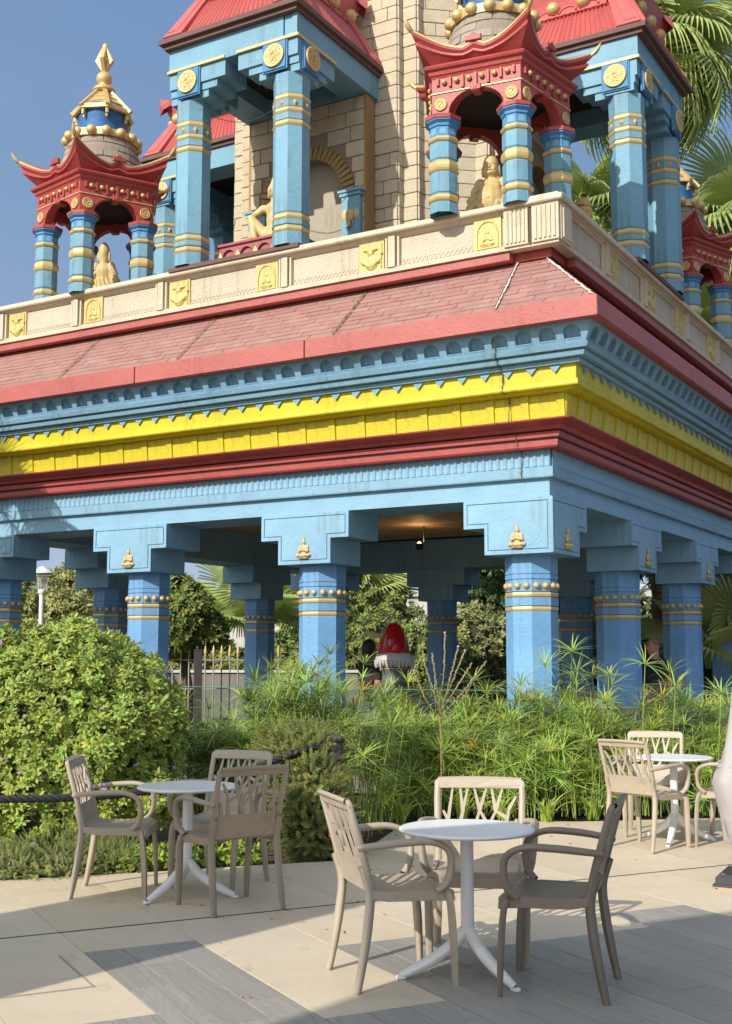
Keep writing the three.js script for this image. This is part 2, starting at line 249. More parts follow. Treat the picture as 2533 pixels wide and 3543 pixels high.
    for (let i = 0; i < pn; i++) { onFace(mesh('yellow_panel', panelG[i % 3], yellow, pav), F, a2 + (i + 0.5) * ps - 0.055, 0, 0.778 + rr(0, 0.004)); onFace(mesh('yellow_batten', battenG, yellow, pav), F, a2 + (i + 1) * ps - 0.06, 0, 0.792); }
  }
  mesh('niche_band', ring([[1.168, 5.05], [1.278, 5.263]], RECT, [2, 3]), skyBlue, pav);
  // fascia boards in lengths, each a little out of line
  const cutF = [[-9.95, -7.6], [-7.6, -5.05], [-5.05, -2.35], [-2.35, 1.365]], cutR = [[-1.395, 2.3], [2.3, 5.0], [5.0, 7.6], [7.6, 10.4]];
  for (const [F, cuts] of [[FRONT, cutF], [RIGHT, cutR]]) for (const [a, b] of cuts) onFace(mesh('fascia_board', M([rbb(a + 0.006, b - 0.006, 5.252, 5.492, -0.06, 0, 0.012)]), redTrim, pav), F, 0, rr(-0.006, 0.008), 1.385 + rr(-0.004, 0.01));
  mesh('fascia_board', M([bb(LX - 1.38, LX - 1.33, 5.25, 5.49, LZ - 1.38, 1.32), bb(LX - 1.33, 1.32, 5.25, 5.49, LZ - 1.38, LZ - 1.33)]), redTrim, pav);
  mesh('roof_deck', ring([[1.34, 5.47], [0.40, 6.33]], RECT), redDark, pav);
  // shingles, row by row, cut at the hips
  const O0 = 1.36, Y0 = 5.485, O1 = 0.44, Y1 = 6.335, SL = Math.hypot(O0 - O1, Y1 - Y0), rows = 11, dO = (O1 - O0) / SL, dY = (Y1 - Y0) / SL, nO = dY, nY = -dO, rS = rng(31);
  const shM = [[0.385, 0.215, 0.188], [0.37, 0.20, 0.18], [0.39, 0.228, 0.198], [0.365, 0.205, 0.188], [0.38, 0.225, 0.195]].map((c, i) => mat('red clay shingle ' + i, c, { roughness: 0.8, map: rep(T.shingle, 0.9 + i * 0.13), bumpMap: rep(T.plaster, 1.5), bumpScale: 0.006 }));
  const all = [];
  for (const F of FACES) for (let r = 0; r < rows; r++) {
    const d0 = (r / rows) * SL, d1 = Math.min(SL, ((r + 1.08) / rows) * SL), oA = O0 + dO * d0, oB = O0 + dO * d1, w = 0.44;
    for (let s = F.a(oA) - (r % 2 ? 0.22 : 0) - rr(0, 0.05, rS); s < F.b(oA); s += w) {
      const g = 0.0035, c = (x, o) => clamp(x, F.a(o), F.b(o)), p = [[c(s + g, oA), d0], [c(s + w - g, oA), d0], [c(s + w - g, oB), d1], [c(s + g, oB), d1]];
      if (p[1][0] - p[0][0] < 0.02) continue;
      const lift = 0.007 + rr(0, 0.006, rS), top = p.map(([x, d], i) => { const h = i < 2 ? lift : 0.003; return [x, Y0 + dY * d + nY * h, O0 + dO * d + nO * h]; }), low = p.map(([x, d]) => [x, Y0 + dY * d - nY * 0.004, O0 + dO * d - nO * 0.004]);
      const q = [], face = (a, b, c2, d2) => q.push(...a, ...b, ...c2, ...a, ...c2, ...d2); face(top[0], top[1], top[2], top[3]); face(low[0], low[1], top[1], top[0]); face(low[1], low[2], top[2], top[1]); face(low[3], low[0], top[0], top[3]);
      const G = new THREE.BufferGeometry(); G.setAttribute('position', new THREE.Float32BufferAttribute(q, 3)); G.computeVertexNormals();
      const near = F === FRONT ? Math.hypot(s + 5.6, 13.5) : Math.hypot(5.6, s + 13.5) * 1.5;
      all.push({ G: boxUV(G), F, near: F === FRONT ? Math.hypot(s + 3.0, 14) : 16 + s, m: shM[(rS() * 5) | 0] });
    }
  }
  all.sort((a, b) => a.near - b.near);
  const rest = [];
  all.forEach((t, i) => { if (i < 290) onFace(mesh('shingle', t.G, t.m, pav), t.F); else rest.push(t.F === FRONT ? t.G : t.G.rotateY(Math.PI / 2)); });
  if (rest.length) stuff(mesh('shingle', M(rest), shM[0], pav));
  // ragged mortar along the hip, and the joints where the shell was cast in sections
  const rag = (pts, w, m, name, F, nrm = [0, nY, nO]) => { const q = [], r = rng(Math.round(pts[0][0] * 977 + 5555)); const n = 34; let prev = null;
    for (let i = 0; i <= n; i++) { const t = (i / n) * (pts.length - 1), k = Math.min(pts.length - 2, Math.floor(t)), u = t - k, c = [0, 1, 2].map((j) => mix(pts[k][j], pts[k + 1][j], u)), off = rr(-0.3, 0.3, r) * w, ww = w * rr(0.45, 1.25, r), A = [c[0] - ww / 2 + off, c[1] + nrm[1] * 0.03, c[2] + nrm[2] * 0.03], B = [c[0] + ww / 2 + off, A[1], A[2]];
      if (prev) q.push(...prev[0], ...prev[1], ...B, ...prev[0], ...B, ...A); prev = [A, B]; }
    const G = new THREE.BufferGeometry(); G.setAttribute('position', new THREE.Float32BufferAttribute(q, 3)); G.computeVertexNormals(); onFace(mesh(name, boxUV(G), m, pav), F); };
  rag([[O0 - 0.035, Y0, O0], [O1 - 0.02, Y1, O1]], 0.032, mortar, 'hip_mortar', FRONT, [0, nY * 0.8, nO * 0.8]);
  rag([[0.20, Y0, O0], [0.10, Y1, O1]], 0.030, mortar, 'mortar_joint', FRONT); rag([[0.185, Y0, O0], [0.09, Y1, O1]], 0.012, crackMat, 'open_joint', FRONT, [0, nY * 1.15, nO * 1.15]);
  for (const [s, u] of [[-1.95, 0.0], [-4.35, 0], [-6.45, 0]]) rag([[s, Y0, O0], [s, Y1, O1]], 0.024, crackMat, 'open_joint', FRONT);
  for (const s of [2.4, 5.2]) rag([[s, Y0, O0], [s, Y1, O1]], 0.024, crackMat, 'open_joint', RIGHT);
  const prof = [[0.495, 3.70], [0.495, 3.83], [0.476, 3.84], [0.476, 4.03], [0.60, 4.035], [0.606, 4.115], [0.635, 4.15], [0.635, 4.205], [0.69, 4.27], [0.85, 4.31], [0.83, 4.33], [0.815, 4.60], [1.01, 4.63], [1.01, 4.70], [0.99, 4.72], [0.995, 4.87], [1.06, 4.88], [1.06, 4.915], [1.13, 4.925], [1.145, 4.975], [1.19, 4.99], [1.212, 5.045], [1.175, 5.055], [1.285, 5.26]];
  { const q = [], r = rng(77); let prev = null; for (let i = 0; i < prof.length - 1; i++) for (let k = 0; k < 4; k++) { const t = k / 4, o = mix(prof[i][0], prof[i + 1][0], t) + 0.004, y = mix(prof[i][1], prof[i + 1][1], t), c = 0.105 + rr(-0.006, 0.006, r), w = rr(0.003, 0.012, r); const A = [c - w, y, o], B = [c + w, y, o]; if (prev) q.push(...prev[0], ...prev[1], ...B, ...prev[0], ...B, ...A); prev = [A, B]; }
    const G = new THREE.BufferGeometry(); G.setAttribute('position', new THREE.Float32BufferAttribute(q, 3)); G.computeVertexNormals(); mesh('open_joint', boxUV(G), crackMat, pav); }

  // red trim and the cream balustrade
  for (const [F, a, b] of [[FRONT, LX - 0.66, 0.07], [RIGHT, 0.0 - 0.06, -LZ + 0.66]]) onFace(mesh('red_trim', M([rbb(a, b, 6.29, 6.40, -0.12, 0.0, 0.012), bb(a, b - 0.01, 6.395, 6.42, -0.12, -0.02)]), redTrim, pav), F, 0, 0, 0.665);
  mesh('terrace_kerb', ring([[0.42, 6.29], [0.54, 6.30], [0.54, 6.42]], RECT), redDark, pav);
  mesh('balustrade_base', ring([[0.56, 6.40], [0.70, 6.40], [0.705, 6.455], [0.68, 6.47], [0.66, 6.475]], RECT), cream, pav);
  mesh('balustrade_infill', ring([[0.65, 6.46], [0.65, 6.85]], RECT), creamScales, pav);
  mesh('balustrade_rail', ring([[0.64, 6.835], [0.675, 6.84], [0.685, 6.86], [0.71, 6.868], [0.715, 6.885], [0.765, 6.89], [0.775, 6.905], [0.77, 6.955], [0.76, 6.962], [0.45, 6.962]], RECT), cream, pav);
  const postG = M([rb(0.10, 0.40, 0.06, 0.008, 0, 6.655, 0.045), rb(0.03, 0.385, 0.05, 0.006, -0.085, 6.655, 0.03), rb(0.03, 0.385, 0.05, 0.006, 0.085, 6.655, 0.03)]);
  const ovalG = new THREE.TorusGeometry(0.026, 0.006, 5, 12).scale(0.8, 1.15, 0.8);
  const FP = [-8.33, -6.8, -5.2, -3.11, -1.5], RP = [0.95, 2.54, 4.6, 6.4, 8.2];
  for (const [F, ps] of [[FRONT, FP], [RIGHT, RP]]) { for (const s of ps) onFace(mesh('baluster_post', postG, cream, pav), F, s, 0, 0.65);
    const edges = F === FRONT ? [-9.5, ...FP, 0.22] : [-0.2, ...RP, 9.9]; const ov = [];
    for (let k = 0; k < edges.length - 1; k++) for (let s = edges[k] + 0.14; s < edges[k + 1] - 0.12; s += 0.062) ov.push(ovalG.clone().translate(s, 6.515, 0.654));
    onFace(stuff(mesh('oval_moulding', M(ov), cream, pav)), F); }
  // fluted corner pilasters
  const pil = (x0, x1) => { const g = [rbb(x0, x1, 6.43, 6.95, -0.1, 0.03, 0.01)]; const n = 5, w = (x1 - x0 - 0.05) / n; for (let i = 0; i < n; i++) g.push(rb(w * 0.62, 0.40, 0.03, 0.012, x0 + 0.025 + (i + 0.5) * w, 6.66, 0.035, 2)); g.push(rbb(x0 - 0.012, x1 + 0.012, 6.90, 6.985, -0.12, 0.06, 0.012)); return M(g); };
  onFace(mesh('open_joint', M([bb(0.337, 0.367, 6.42, 6.93, -0.05, 0.012)]), crackMat, pav), FRONT, 0, 0, 0.70); onFace(mesh('corner_pilaster', pil(0.02, 0.33), cream, pav), FRONT, 0, 0, 0.70); onFace(mesh('corner_pilaster', pil(0.375, 0.715), cream, pav), FRONT, 0, 0, 0.70); onFace(mesh('corner_pilaster', pil(-0.68, -0.35), cream, pav), RIGHT, 0, 0, 0.70);
}

// ---------------------------------------------------------------- seated figures, used small in relief and large as statues
function seatedDF(x, y, z, o = {}) { // about 1 high, facing +z
  let d = ell(x, y, z, 0, 0.13, 0.03, 0.36, 0.085, 0.22);                                   // folded legs
  d = smin(d, cap(x, y, z, [-0.30, 0.14, 0.02], [-0.02, 0.11, 0.20], 0.08, 0.06), 0.05); d = smin(d, cap(x, y, z, [0.30, 0.14, 0.02], [0.02, 0.12, 0.20], 0.08, 0.06), 0.05);
  d = smin(d, ell(x, y, z, 0, 0.36, -0.02, 0.15, 0.23, 0.11), 0.06); d = smin(d, ell(x, y, z, 0, 0.50, -0.02, 0.19, 0.10, 0.10), 0.05);
  for (const s of [-1, 1]) { d = smin(d, cap(x, y, z, [s * 0.19, 0.53, -0.02], [s * 0.23, 0.33, 0.03], 0.062, 0.05), 0.03); d = smin(d, cap(x, y, z, [s * 0.23, 0.33, 0.03], [s * 0.035, 0.36, 0.15], 0.05, 0.035), 0.03); }
  d = smin(d, cap(x, y, z, [0, 0.55, -0.02], [0, 0.66, -0.01], 0.05, 0.045), 0.03); d = smin(d, ell(x, y, z, 0, 0.73, 0.0, 0.082, 0.105, 0.09), 0.02);
  for (const s of [-1, 1]) d = smin(d, ell(x, y, z, s * 0.088, 0.70, -0.005, 0.018, 0.06, 0.025), 0.02);
  d = smin(d, ell(x, y, z, 0, 0.835, -0.01, 0.06, 0.05, 0.06), 0.02); d = smin(d, cap(x, y, z, [0, 0.87, -0.01], [0, 1.0, -0.01], 0.035, 0.008), 0.03);
  if (!o.noBase) d = smin(d, ell(x, y, z, 0, 0.02, 0.0, 0.27, 0.055, 0.17), 0.02);
  return d;
}
const buddhaG = skin((x, y, z) => Math.max(seatedDF(x, y, z), -z - 0.06), [-0.42, 0.42, -0.08, 1.06, -0.12, 0.32], 0.024);
const buddhaRelief = (h, depth) => { const g = buddhaG.clone().scale(h, h, depth / 0.35); g.computeVertexNormals(); return boxUV(g); };
const capRelief = buddhaRelief(0.29, 0.07);

{ // columns with stepped capitals
  const shaft = ngon([[0.285, 0.15], [0.285, 0.72], [0.30, 0.73], [0.30, 0.76], [0.285, 0.77], [0.285, 2.165], [0.278, 2.175], [0.262, 2.178], [0.262, 2.235], [0.292, 2.24], [0.292, 2.335], [0.262, 2.342], [0.262, 2.405], [0.285, 2.41], [0.285, 2.535], [0.275, 2.545], [0.275, 2.552], [0.288, 2.556], [0.288, 2.60], [0.278, 2.606], [0.278, 2.612], [0.288, 2.617], [0.288, 2.84]]);
  boxUV(shaft);
  const ringG = [2.205, 2.372, 0.86, 0.95].map((y, i) => M([ngon([[0.262, y - 0.034], [0.285, y - 0.024], [0.292, y], [0.285, y + 0.024], [0.262, y + 0.034]])])), beadG = new THREE.SphereGeometry(0.041, 12, 8);
  // capital: T-shaped block on two axes with an incised outline on each face
  const Tsh = (i) => shape([[-0.40 + i, 2.835 + i], [0.40 - i, 2.835 + i], [0.40 - i, 3.155 + i], [0.67 - i, 3.155 + i], [0.67 - i, 3.49 - i], [-0.67 + i, 3.49 - i], [-0.67 + i, 3.155 + i], [-0.40 + i, 3.155 + i]]);
  const Lsh = (i) => shape([[-0.40 + i, 2.835 + i], [0.45 - i, 2.835 + i], [0.45 - i, 3.49 - i], [-0.67 + i, 3.49 - i], [-0.67 + i, 3.155 + i], [-0.40 + i, 3.155 + i]]);
  const outlined = (S, z0, z1) => { const fr = S(0); fr.holes.push(new THREE.Path(S(0.042).getPoints())); return [ext(S(0), z1 - z0 - 0.014).translate(0, 0, z0), ext(fr, 0.0138, 0).translate(0, 0, z1 - 0.0138), ext(S(0.056), 0.0138, 0).translate(0, 0, z1 - 0.0138)]; };
  const capG = M([outlined(Tsh, -0.30, 0.45), bb(-0.30, 0.30, 2.84, 3.15, -0.32, -0.30)]);
  const capCorner = M([outlined(Lsh, -0.40, 0.45)]), arm = M([bb(-0.40, 0.449, 3.156, 3.489, -0.67, -0.40)]);
  const cornerSide = M([(() => { const S = (i) => shape([[-0.45 + i, 2.836 + i], [0.40 - i, 2.836 + i], [0.40 - i, 3.155 + i], [0.67 - i, 3.155 + i], [0.67 - i, 3.489 - i], [-0.45 + i, 3.489 - i]]); const fr = S(0.001); fr.holes.push(new THREE.Path(S(0.042).getPoints())); return [ext(fr, 0.0138).translate(0, 0, 0.4505), ext(S(0.056), 0.0138).translate(0, 0, 0.4505)]; })()]);
  const column = (x, z, ry, kind, lit) => {
    const c = mesh('column', shaft, midBlue, pav); c.position.set(x, 0, z); c.rotation.y = ry;
    for (const g of ringG) mesh('gold_ring', g, goldPaint, c);
    for (let k = 0; k < 8; k++) for (const s of [-1, 1]) { const a = (k * Math.PI) / 4, b = mesh('gold_bead', beadG, goldPaint, c), t = s * 0.058; b.position.set(Math.sin(a) * 0.292 + Math.cos(a) * t, 2.475, Math.cos(a) * 0.292 - Math.sin(a) * t); }
    const k = mesh('capital', kind === 'corner' ? capCorner : capG, skyBlue, pav); k.position.set(x, 0, z); k.rotation.y = ry;
    const b = mesh('figure_relief', capRelief, goldMatte, k); b.position.set(kind === 'corner' ? 0.02 : 0, 2.905, 0.462);
    if (kind === 'corner') { const a = mesh('capital_arm', arm, skyBlue, k); const s = mesh('capital_side', cornerSide, skyBlue, k); s.rotation.y = Math.PI / 2; const b2 = mesh('figure_relief', capRelief, goldMatte, k); b2.rotation.y = Math.PI / 2; b2.position.set(0.475, 2.905, 0); }
  };
  column(0, 0, 0, 'corner');
  for (const x of [-2.95, -5.9]) column(x, 0, 0);
  column(LX, 0, 0);
  for (const z of [-3.12, -6.3, LZ]) column(0, z, Math.PI / 2);
  column(-2.95, LZ, Math.PI); column(-5.9, LZ, Math.PI); column(LX, LZ, Math.PI);
  column(LX, -2.45, -Math.PI / 2); column(LX, -6.9, -Math.PI / 2);
}
{ // under the pavilion: floor, ceiling panels, a lamp, glass railings
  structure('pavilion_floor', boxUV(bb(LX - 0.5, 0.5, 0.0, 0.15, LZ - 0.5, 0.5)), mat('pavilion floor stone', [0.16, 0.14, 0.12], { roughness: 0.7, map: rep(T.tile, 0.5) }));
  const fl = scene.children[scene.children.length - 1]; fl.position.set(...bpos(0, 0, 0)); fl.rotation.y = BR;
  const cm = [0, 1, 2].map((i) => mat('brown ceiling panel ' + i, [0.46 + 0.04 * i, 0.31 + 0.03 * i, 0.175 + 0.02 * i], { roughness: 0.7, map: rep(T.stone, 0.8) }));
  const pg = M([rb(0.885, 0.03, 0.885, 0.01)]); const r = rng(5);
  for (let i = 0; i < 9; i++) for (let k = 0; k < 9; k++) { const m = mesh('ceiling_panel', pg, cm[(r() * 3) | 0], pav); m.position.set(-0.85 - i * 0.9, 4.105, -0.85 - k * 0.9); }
  const glass = mat('clear railing glass', [0.90, 0.96, 0.93], { roughness: 0.03, transmission: 1, thickness: 0, ior: 1.5 });
  const edge = mat('green glass edge', [0.10, 0.22, 0.17], { roughness: 0.2 });
  const rail = (x0, z0, x1, z1, lab) => { const L = Math.hypot(x1 - x0, z1 - z0) - 0.72, t = thing('glass_railing', lab, 'railing', bpos((x0 + x1) / 2, 0.15, (z0 + z1) / 2), BR + Math.atan2(-(z1 - z0), x1 - x0), 'glass railings between the pavilion columns');
    mesh('glass_pane', new THREE.BoxGeometry(L, 1.02, 0.012).translate(0, 0.58, 0), glass, t); mesh('top_edge', new THREE.BoxGeometry(L, 0.008, 0.014).translate(0, 1.096, 0), edge, t); mesh('clamp', M([rb(0.06, 0.1, 0.05, 0.01, -L * 0.3, 0.05, 0), rb(0.06, 0.1, 0.05, 0.01, L * 0.3, 0.05, 0)]), mat('brushed steel', [0.5, 0.5, 0.5], { metalness: 0.9, roughness: 0.35 }), t); };
  rail(-2.95, 0.02, 0, 0.02, 'clear glass railing left of the sunlit corner column'); rail(-5.9, 0.02, -2.95, 0.02, 'clear glass railing behind the bushes left of the middle column');
  rail(0, 0, 0, -3.12, 'clear glass railing right of the sunlit corner column'); rail(0, -3.12, 0, -6.3, 'clear glass railing in front of the man in the dark shirt'); rail(0, -6.3, 0, LZ, 'clear glass railing farthest right under the pavilion');
}
// ---------------------------------------------------------------- ground and terrace paving
// edge of the planting bed, world x and z
const edgePts = [[-9, -7.3], [-2.69, -9.2], [-1.69, -9.53], [-0.76, -9.9], [-0.26, -10.06], [-0.02, -10.6], [0.28, -11.9], [0.63, -12.85], [1.0, -12.75], [1.57, -12.42], [2.27, -12.5], [4.2, -12.9], [9, -14]];
const inBed = (x, z) => { for (let i = 0; i < edgePts.length - 1; i++) if (x >= edgePts[i][0] && x <= edgePts[i + 1][0]) { const t = (x - edgePts[i][0]) / (edgePts[i + 1][0] - edgePts[i][0]); return z < mix(edgePts[i][1], edgePts[i + 1][1], t); } return false; };
{
  const soil = mat('brown planting soil', [0.115, 0.075, 0.05], { roughness: 1, map: rep(T.soil, 0.6), bumpMap: rep(T.plaster, 0.8), bumpScale: 0.05 });
  const gp = new THREE.PlaneGeometry(500, 500, 1, 1).rotateX(-Math.PI / 2); structure('ground', boxUV(gp.translate(0, -0.05, -100)), soil);
  // paving frame: p to the right and away (azimuth 62.7), q towards the camera's right
  const a = 62.7 * RAD, PX = Math.sin(a), PZ = -Math.cos(a), QX = Math.cos(a), QZ = Math.sin(a), O = [-1.56, -6.97];
  const toW = (p, q) => [O[0] + p * PX + q * QX, O[1] + p * PZ + q * QZ];
  const RYP = -Math.atan2(PZ, PX);
  const base = structure('terrace_paving', boxUV((() => { const s = shape([...edgePts.map(([x, z]) => [x, -z]), [9, -12], [-9, -12]]); return new THREE.ShapeGeometry(s).rotateX(-Math.PI / 2).translate(0, -0.012, 0); })()), mat('pale grout', [0.55, 0.47, 0.37], { roughness: 0.95, map: rep(T.tile, 0.8) }));
  base.position.y = 0;
  const beige = [[0.70, 0.58, 0.43], [0.675, 0.555, 0.41], [0.72, 0.60, 0.45], [0.685, 0.575, 0.435]].map((c, i) => mat('beige porcelain tile ' + i, c, { roughness: 0.5, map: rep(T.tile, 0.45 + 0.07 * i), bumpMap: rep(T.plaster, 1), bumpScale: 0.0015 }));
  const plankM = [[0.385, 0.36, 0.325], [0.355, 0.335, 0.30], [0.40, 0.375, 0.34], [0.37, 0.35, 0.32]].map((c, i) => mat('grey wood-look plank ' + i, c, { roughness: 0.48, map: rep(T.wood, 1), bumpMap: rep(T.wood, 1), bumpScale: 0.002 }));
  const r = rng(11), W = 0.215, P = 0.645;
  const plankZone = (p, q) => { if (p >= 0 && p < P) return q > 0; if (p < 0) return q > 1.32; if (p < 2 * P + 0.01) return q > 1.74; if (p < 3 * P) return q > 0.5; if (p < 5 * P + 0.03) return q > 0.92; if (p < 6 * P + 0.03) return q > 0.5; return q > 0.92; };
  // planks: columns one board wide running along q
  const startOf = (c) => { const p = (c + 0.5) * W; if (p < 0) return 1.32; if (p < P) return 0; if (p < 2 * P) return 1.74; if (p < 3 * P) return 0.5; if (p < 5 * P) return 0.92; if (p < 6 * P) return 0.5; return 0.92; };
  const offs = [0.85, 0.42, 1.32];
  const inView = (x, z) => -z > 4.6 && Math.abs(x) < -z * 0.36 + 0.9;
  const plankGeo = (w, l, v) => { const g = rb(w, 0.02, l, 0.0015, 0, -0.01, 0, 1), u = g.index ? g.toNonIndexed() : g, p = u.attributes.position, uv = new Float32Array(p.count * 2); for (let i = 0; i < p.count; i++) { uv[2 * i] = (p.getX(i) / 0.215) * 0.24 + v * 0.27; uv[2 * i + 1] = p.getZ(i) * 0.55 + v * 0.31; } u.setAttribute('uv', new THREE.BufferAttribute(uv, 2)); return u; };
  const cache = {};
  for (let c = -8; c < 30; c++) {
    const s0 = startOf(c); let q = s0, first = s0 === 0 ? offs[((c % 3) + 3) % 3] : s0 + rr(0.25, 1.2, r);
    let e = first;
    while (q < 6) {
      const len = e - q, [x, z] = toW((c + 0.5) * W, q + len / 2);
      if (inView(x, z) || inView(...toW((c + 0.5) * W, q)) || inView(...toW((c + 0.5) * W, e))) { const k = len.toFixed(2) + '|' + ((r() * 6) | 0); cache[k] ??= plankGeo(W - 0.0065, len - 0.0065, (k.charCodeAt(k.length - 1) - 48) * 1.0); const m = structure('plank', cache[k], plankM[(r() * 4) | 0], base); m.position.set(x, rr(-0.0006, 0.0006, r), z); m.rotation.y = RYP; }
      q = e; e = q + 1.2;
    }
  }
  // beige tiles, clipped to the planks and to the bed by leaving out cells; cells beside a border are cut narrower
  const cellGeo = {};
  const tileAt = (p0, p1, q0, q1) => { const [x, z] = toW((p0 + p1) / 2, (q0 + q1) / 2); if (!inView(x, z)) return; const w = p1 - p0, l = q1 - q0, k = w.toFixed(3) + l.toFixed(3); cellGeo[k] ??= boxUV(rb(w - 0.0045, 0.02, l - 0.0045, 0.0012, 0, -0.01, 0, 1)); const m = structure('tile', cellGeo[k], beige[(r() * 4) | 0], base); m.position.set(x, rr(-0.0005, 0.0005, r), z); m.rotation.y = RYP; };
  const qs = []; for (let q = -0.55; q > -12; q -= 1.29) qs.unshift(q); 
  for (let c = -12; c < 18; c++) {
    const p0 = c * P, p1 = p0 + P, s = startOf(Math.floor((p0 + 0.01) / W));
    const cuts = [...qs, ...(s > -0.5 ? [...[0.0, 0.5, 0.92, 1.32, 1.74].filter((v) => v < s && v > (s > 1.4 ? 1 : -0.54) && s - v > 0.8), s] : [])];
    for (let i = 0; i < cuts.length - 1; i++) {
      const q0 = cuts[i], q1 = cuts[i + 1], cor = [[p0, q0], [p1, q0], [p1, q1], [p0, q1]].map(([p, q]) => toW(p, q)), n = cor.filter(([x, z]) => inBed(x, z)).length;
      if (n === 4) continue;
      if (n === 0) { tileAt(p0, p1, q0, q1); continue; }
      // a tile cut along the bed: keep the part outside it
      const poly = []; for (let k = 0; k < 4; k++) { const A = cor[k], B = cor[(k + 1) % 4], ia = inBed(...A), ib = inBed(...B); if (!ia) poly.push(A); if (ia !== ib) { let lo = 0, hi = 1; for (let t = 0; t < 24; t++) { const m = (lo + hi) / 2, v = inBed(mix(A[0], B[0], m), mix(A[1], B[1], m)); if (v === ia) lo = m; else hi = m; } poly.push([mix(A[0], B[0], lo), mix(A[1], B[1], lo)]); } }
      if (poly.length < 3) continue; const cx = poly.reduce((t, v) => t + v[0], 0) / poly.length, cz = poly.reduce((t, v) => t + v[1], 0) / poly.length; if (!inView(cx, cz)) continue;
      structure('tile', boxUV(ext(shape(poly.map(([x, z]) => [cx + (x - cx) * 0.995, -(cz + (z - cz) * 0.995)])), 0.02).rotateX(-Math.PI / 2).translate(0, -0.02, 0)), beige[(r() * 4) | 0], base);
    }
  }
  // the dark expansion joint that crosses the terrace
  const [jx, jz] = toW(1.6, -0.55); const jm = structure('expansion_joint', boxUV(bx(9, 0.004, 0.012)), mat('black rubber joint', [0.045, 0.04, 0.035], { roughness: 0.8 }), base); jm.position.set(jx, 0.0012, jz); jm.rotation.y = RYP;
  // access cover frame at the left
  const dm = mat('steel cover frame', [0.33, 0.29, 0.24], { roughness: 0.7, metalness: 0.1 });
  const [fx, fz] = toW(-0.14, 0.38), [gx, gz] = toW(-0.58, 0.737);
  const f1 = structure('access_cover_frame', boxUV(bx(0.010, 0.004, 0.72)), dm, base); f1.position.set(fx, 0.002, fz); f1.rotation.y = RYP;
  const f2 = structure('access_cover_frame', boxUV(bx(0.9, 0.004, 0.010)), dm, base); f2.position.set(gx, 0.002, gz); f2.rotation.y = RYP;


}
// ---------------------------------------------------------------- upper terrace: kiosks, porticoes, stone tower, statues
function medallion(kind) { // raised disc facing +z, radius 1
  const g = [lathe([[0, 0], [1, 0], [1, 0.14], [0.94, 0.2], [0.8, 0.2], [0.76, 0.15], [0, 0.15]], 28).rotateX(Math.PI / 2)];
  const n = 20; for (let i = 0; i < n; i++) { const a = (i / n) * 2 * Math.PI; g.push(sph(kind === 'star' ? 0.055 : 0.075, Math.cos(a) * (kind === 'star' ? 0.70 : 0.86), Math.sin(a) * (kind === 'star' ? 0.70 : 0.86), kind === 'star' ? 0.15 : 0.19, 6, 4)); }
  if (kind === 'star') { for (const f of [0, Math.PI]) for (let i = 0; i < 3; i++) { const a = f + Math.PI / 2 + (i * 2 * Math.PI) / 3; g.push(bx(1.04, 0.07, 0.06, 0, -0.30, 0.17).rotateZ(a)); } g.push(new THREE.TorusGeometry(0.17, 0.04, 6, 16).translate(0, 0, 0.17)); }
  else { g.push(new THREE.TorusGeometry(0.55, 0.06, 6, 24).translate(0, 0, 0.16)); const p = []; for (let i = 0; i <= 16; i++) { const t = (i / 16) * 2 - 1; p.push([Math.sin(t * Math.PI) * 0.22, t * 0.5, 0.16]); } g.push(tube(p, 0.06, 16, 6)); g.push(sph(0.12, 0.2, 0.24, 0.15, 8, 5), sph(0.12, -0.2, -0.24, 0.15, 8, 5)); }
  return M(g);
}
const starMedal = medallion('star'), yinMedal = medallion('yin');

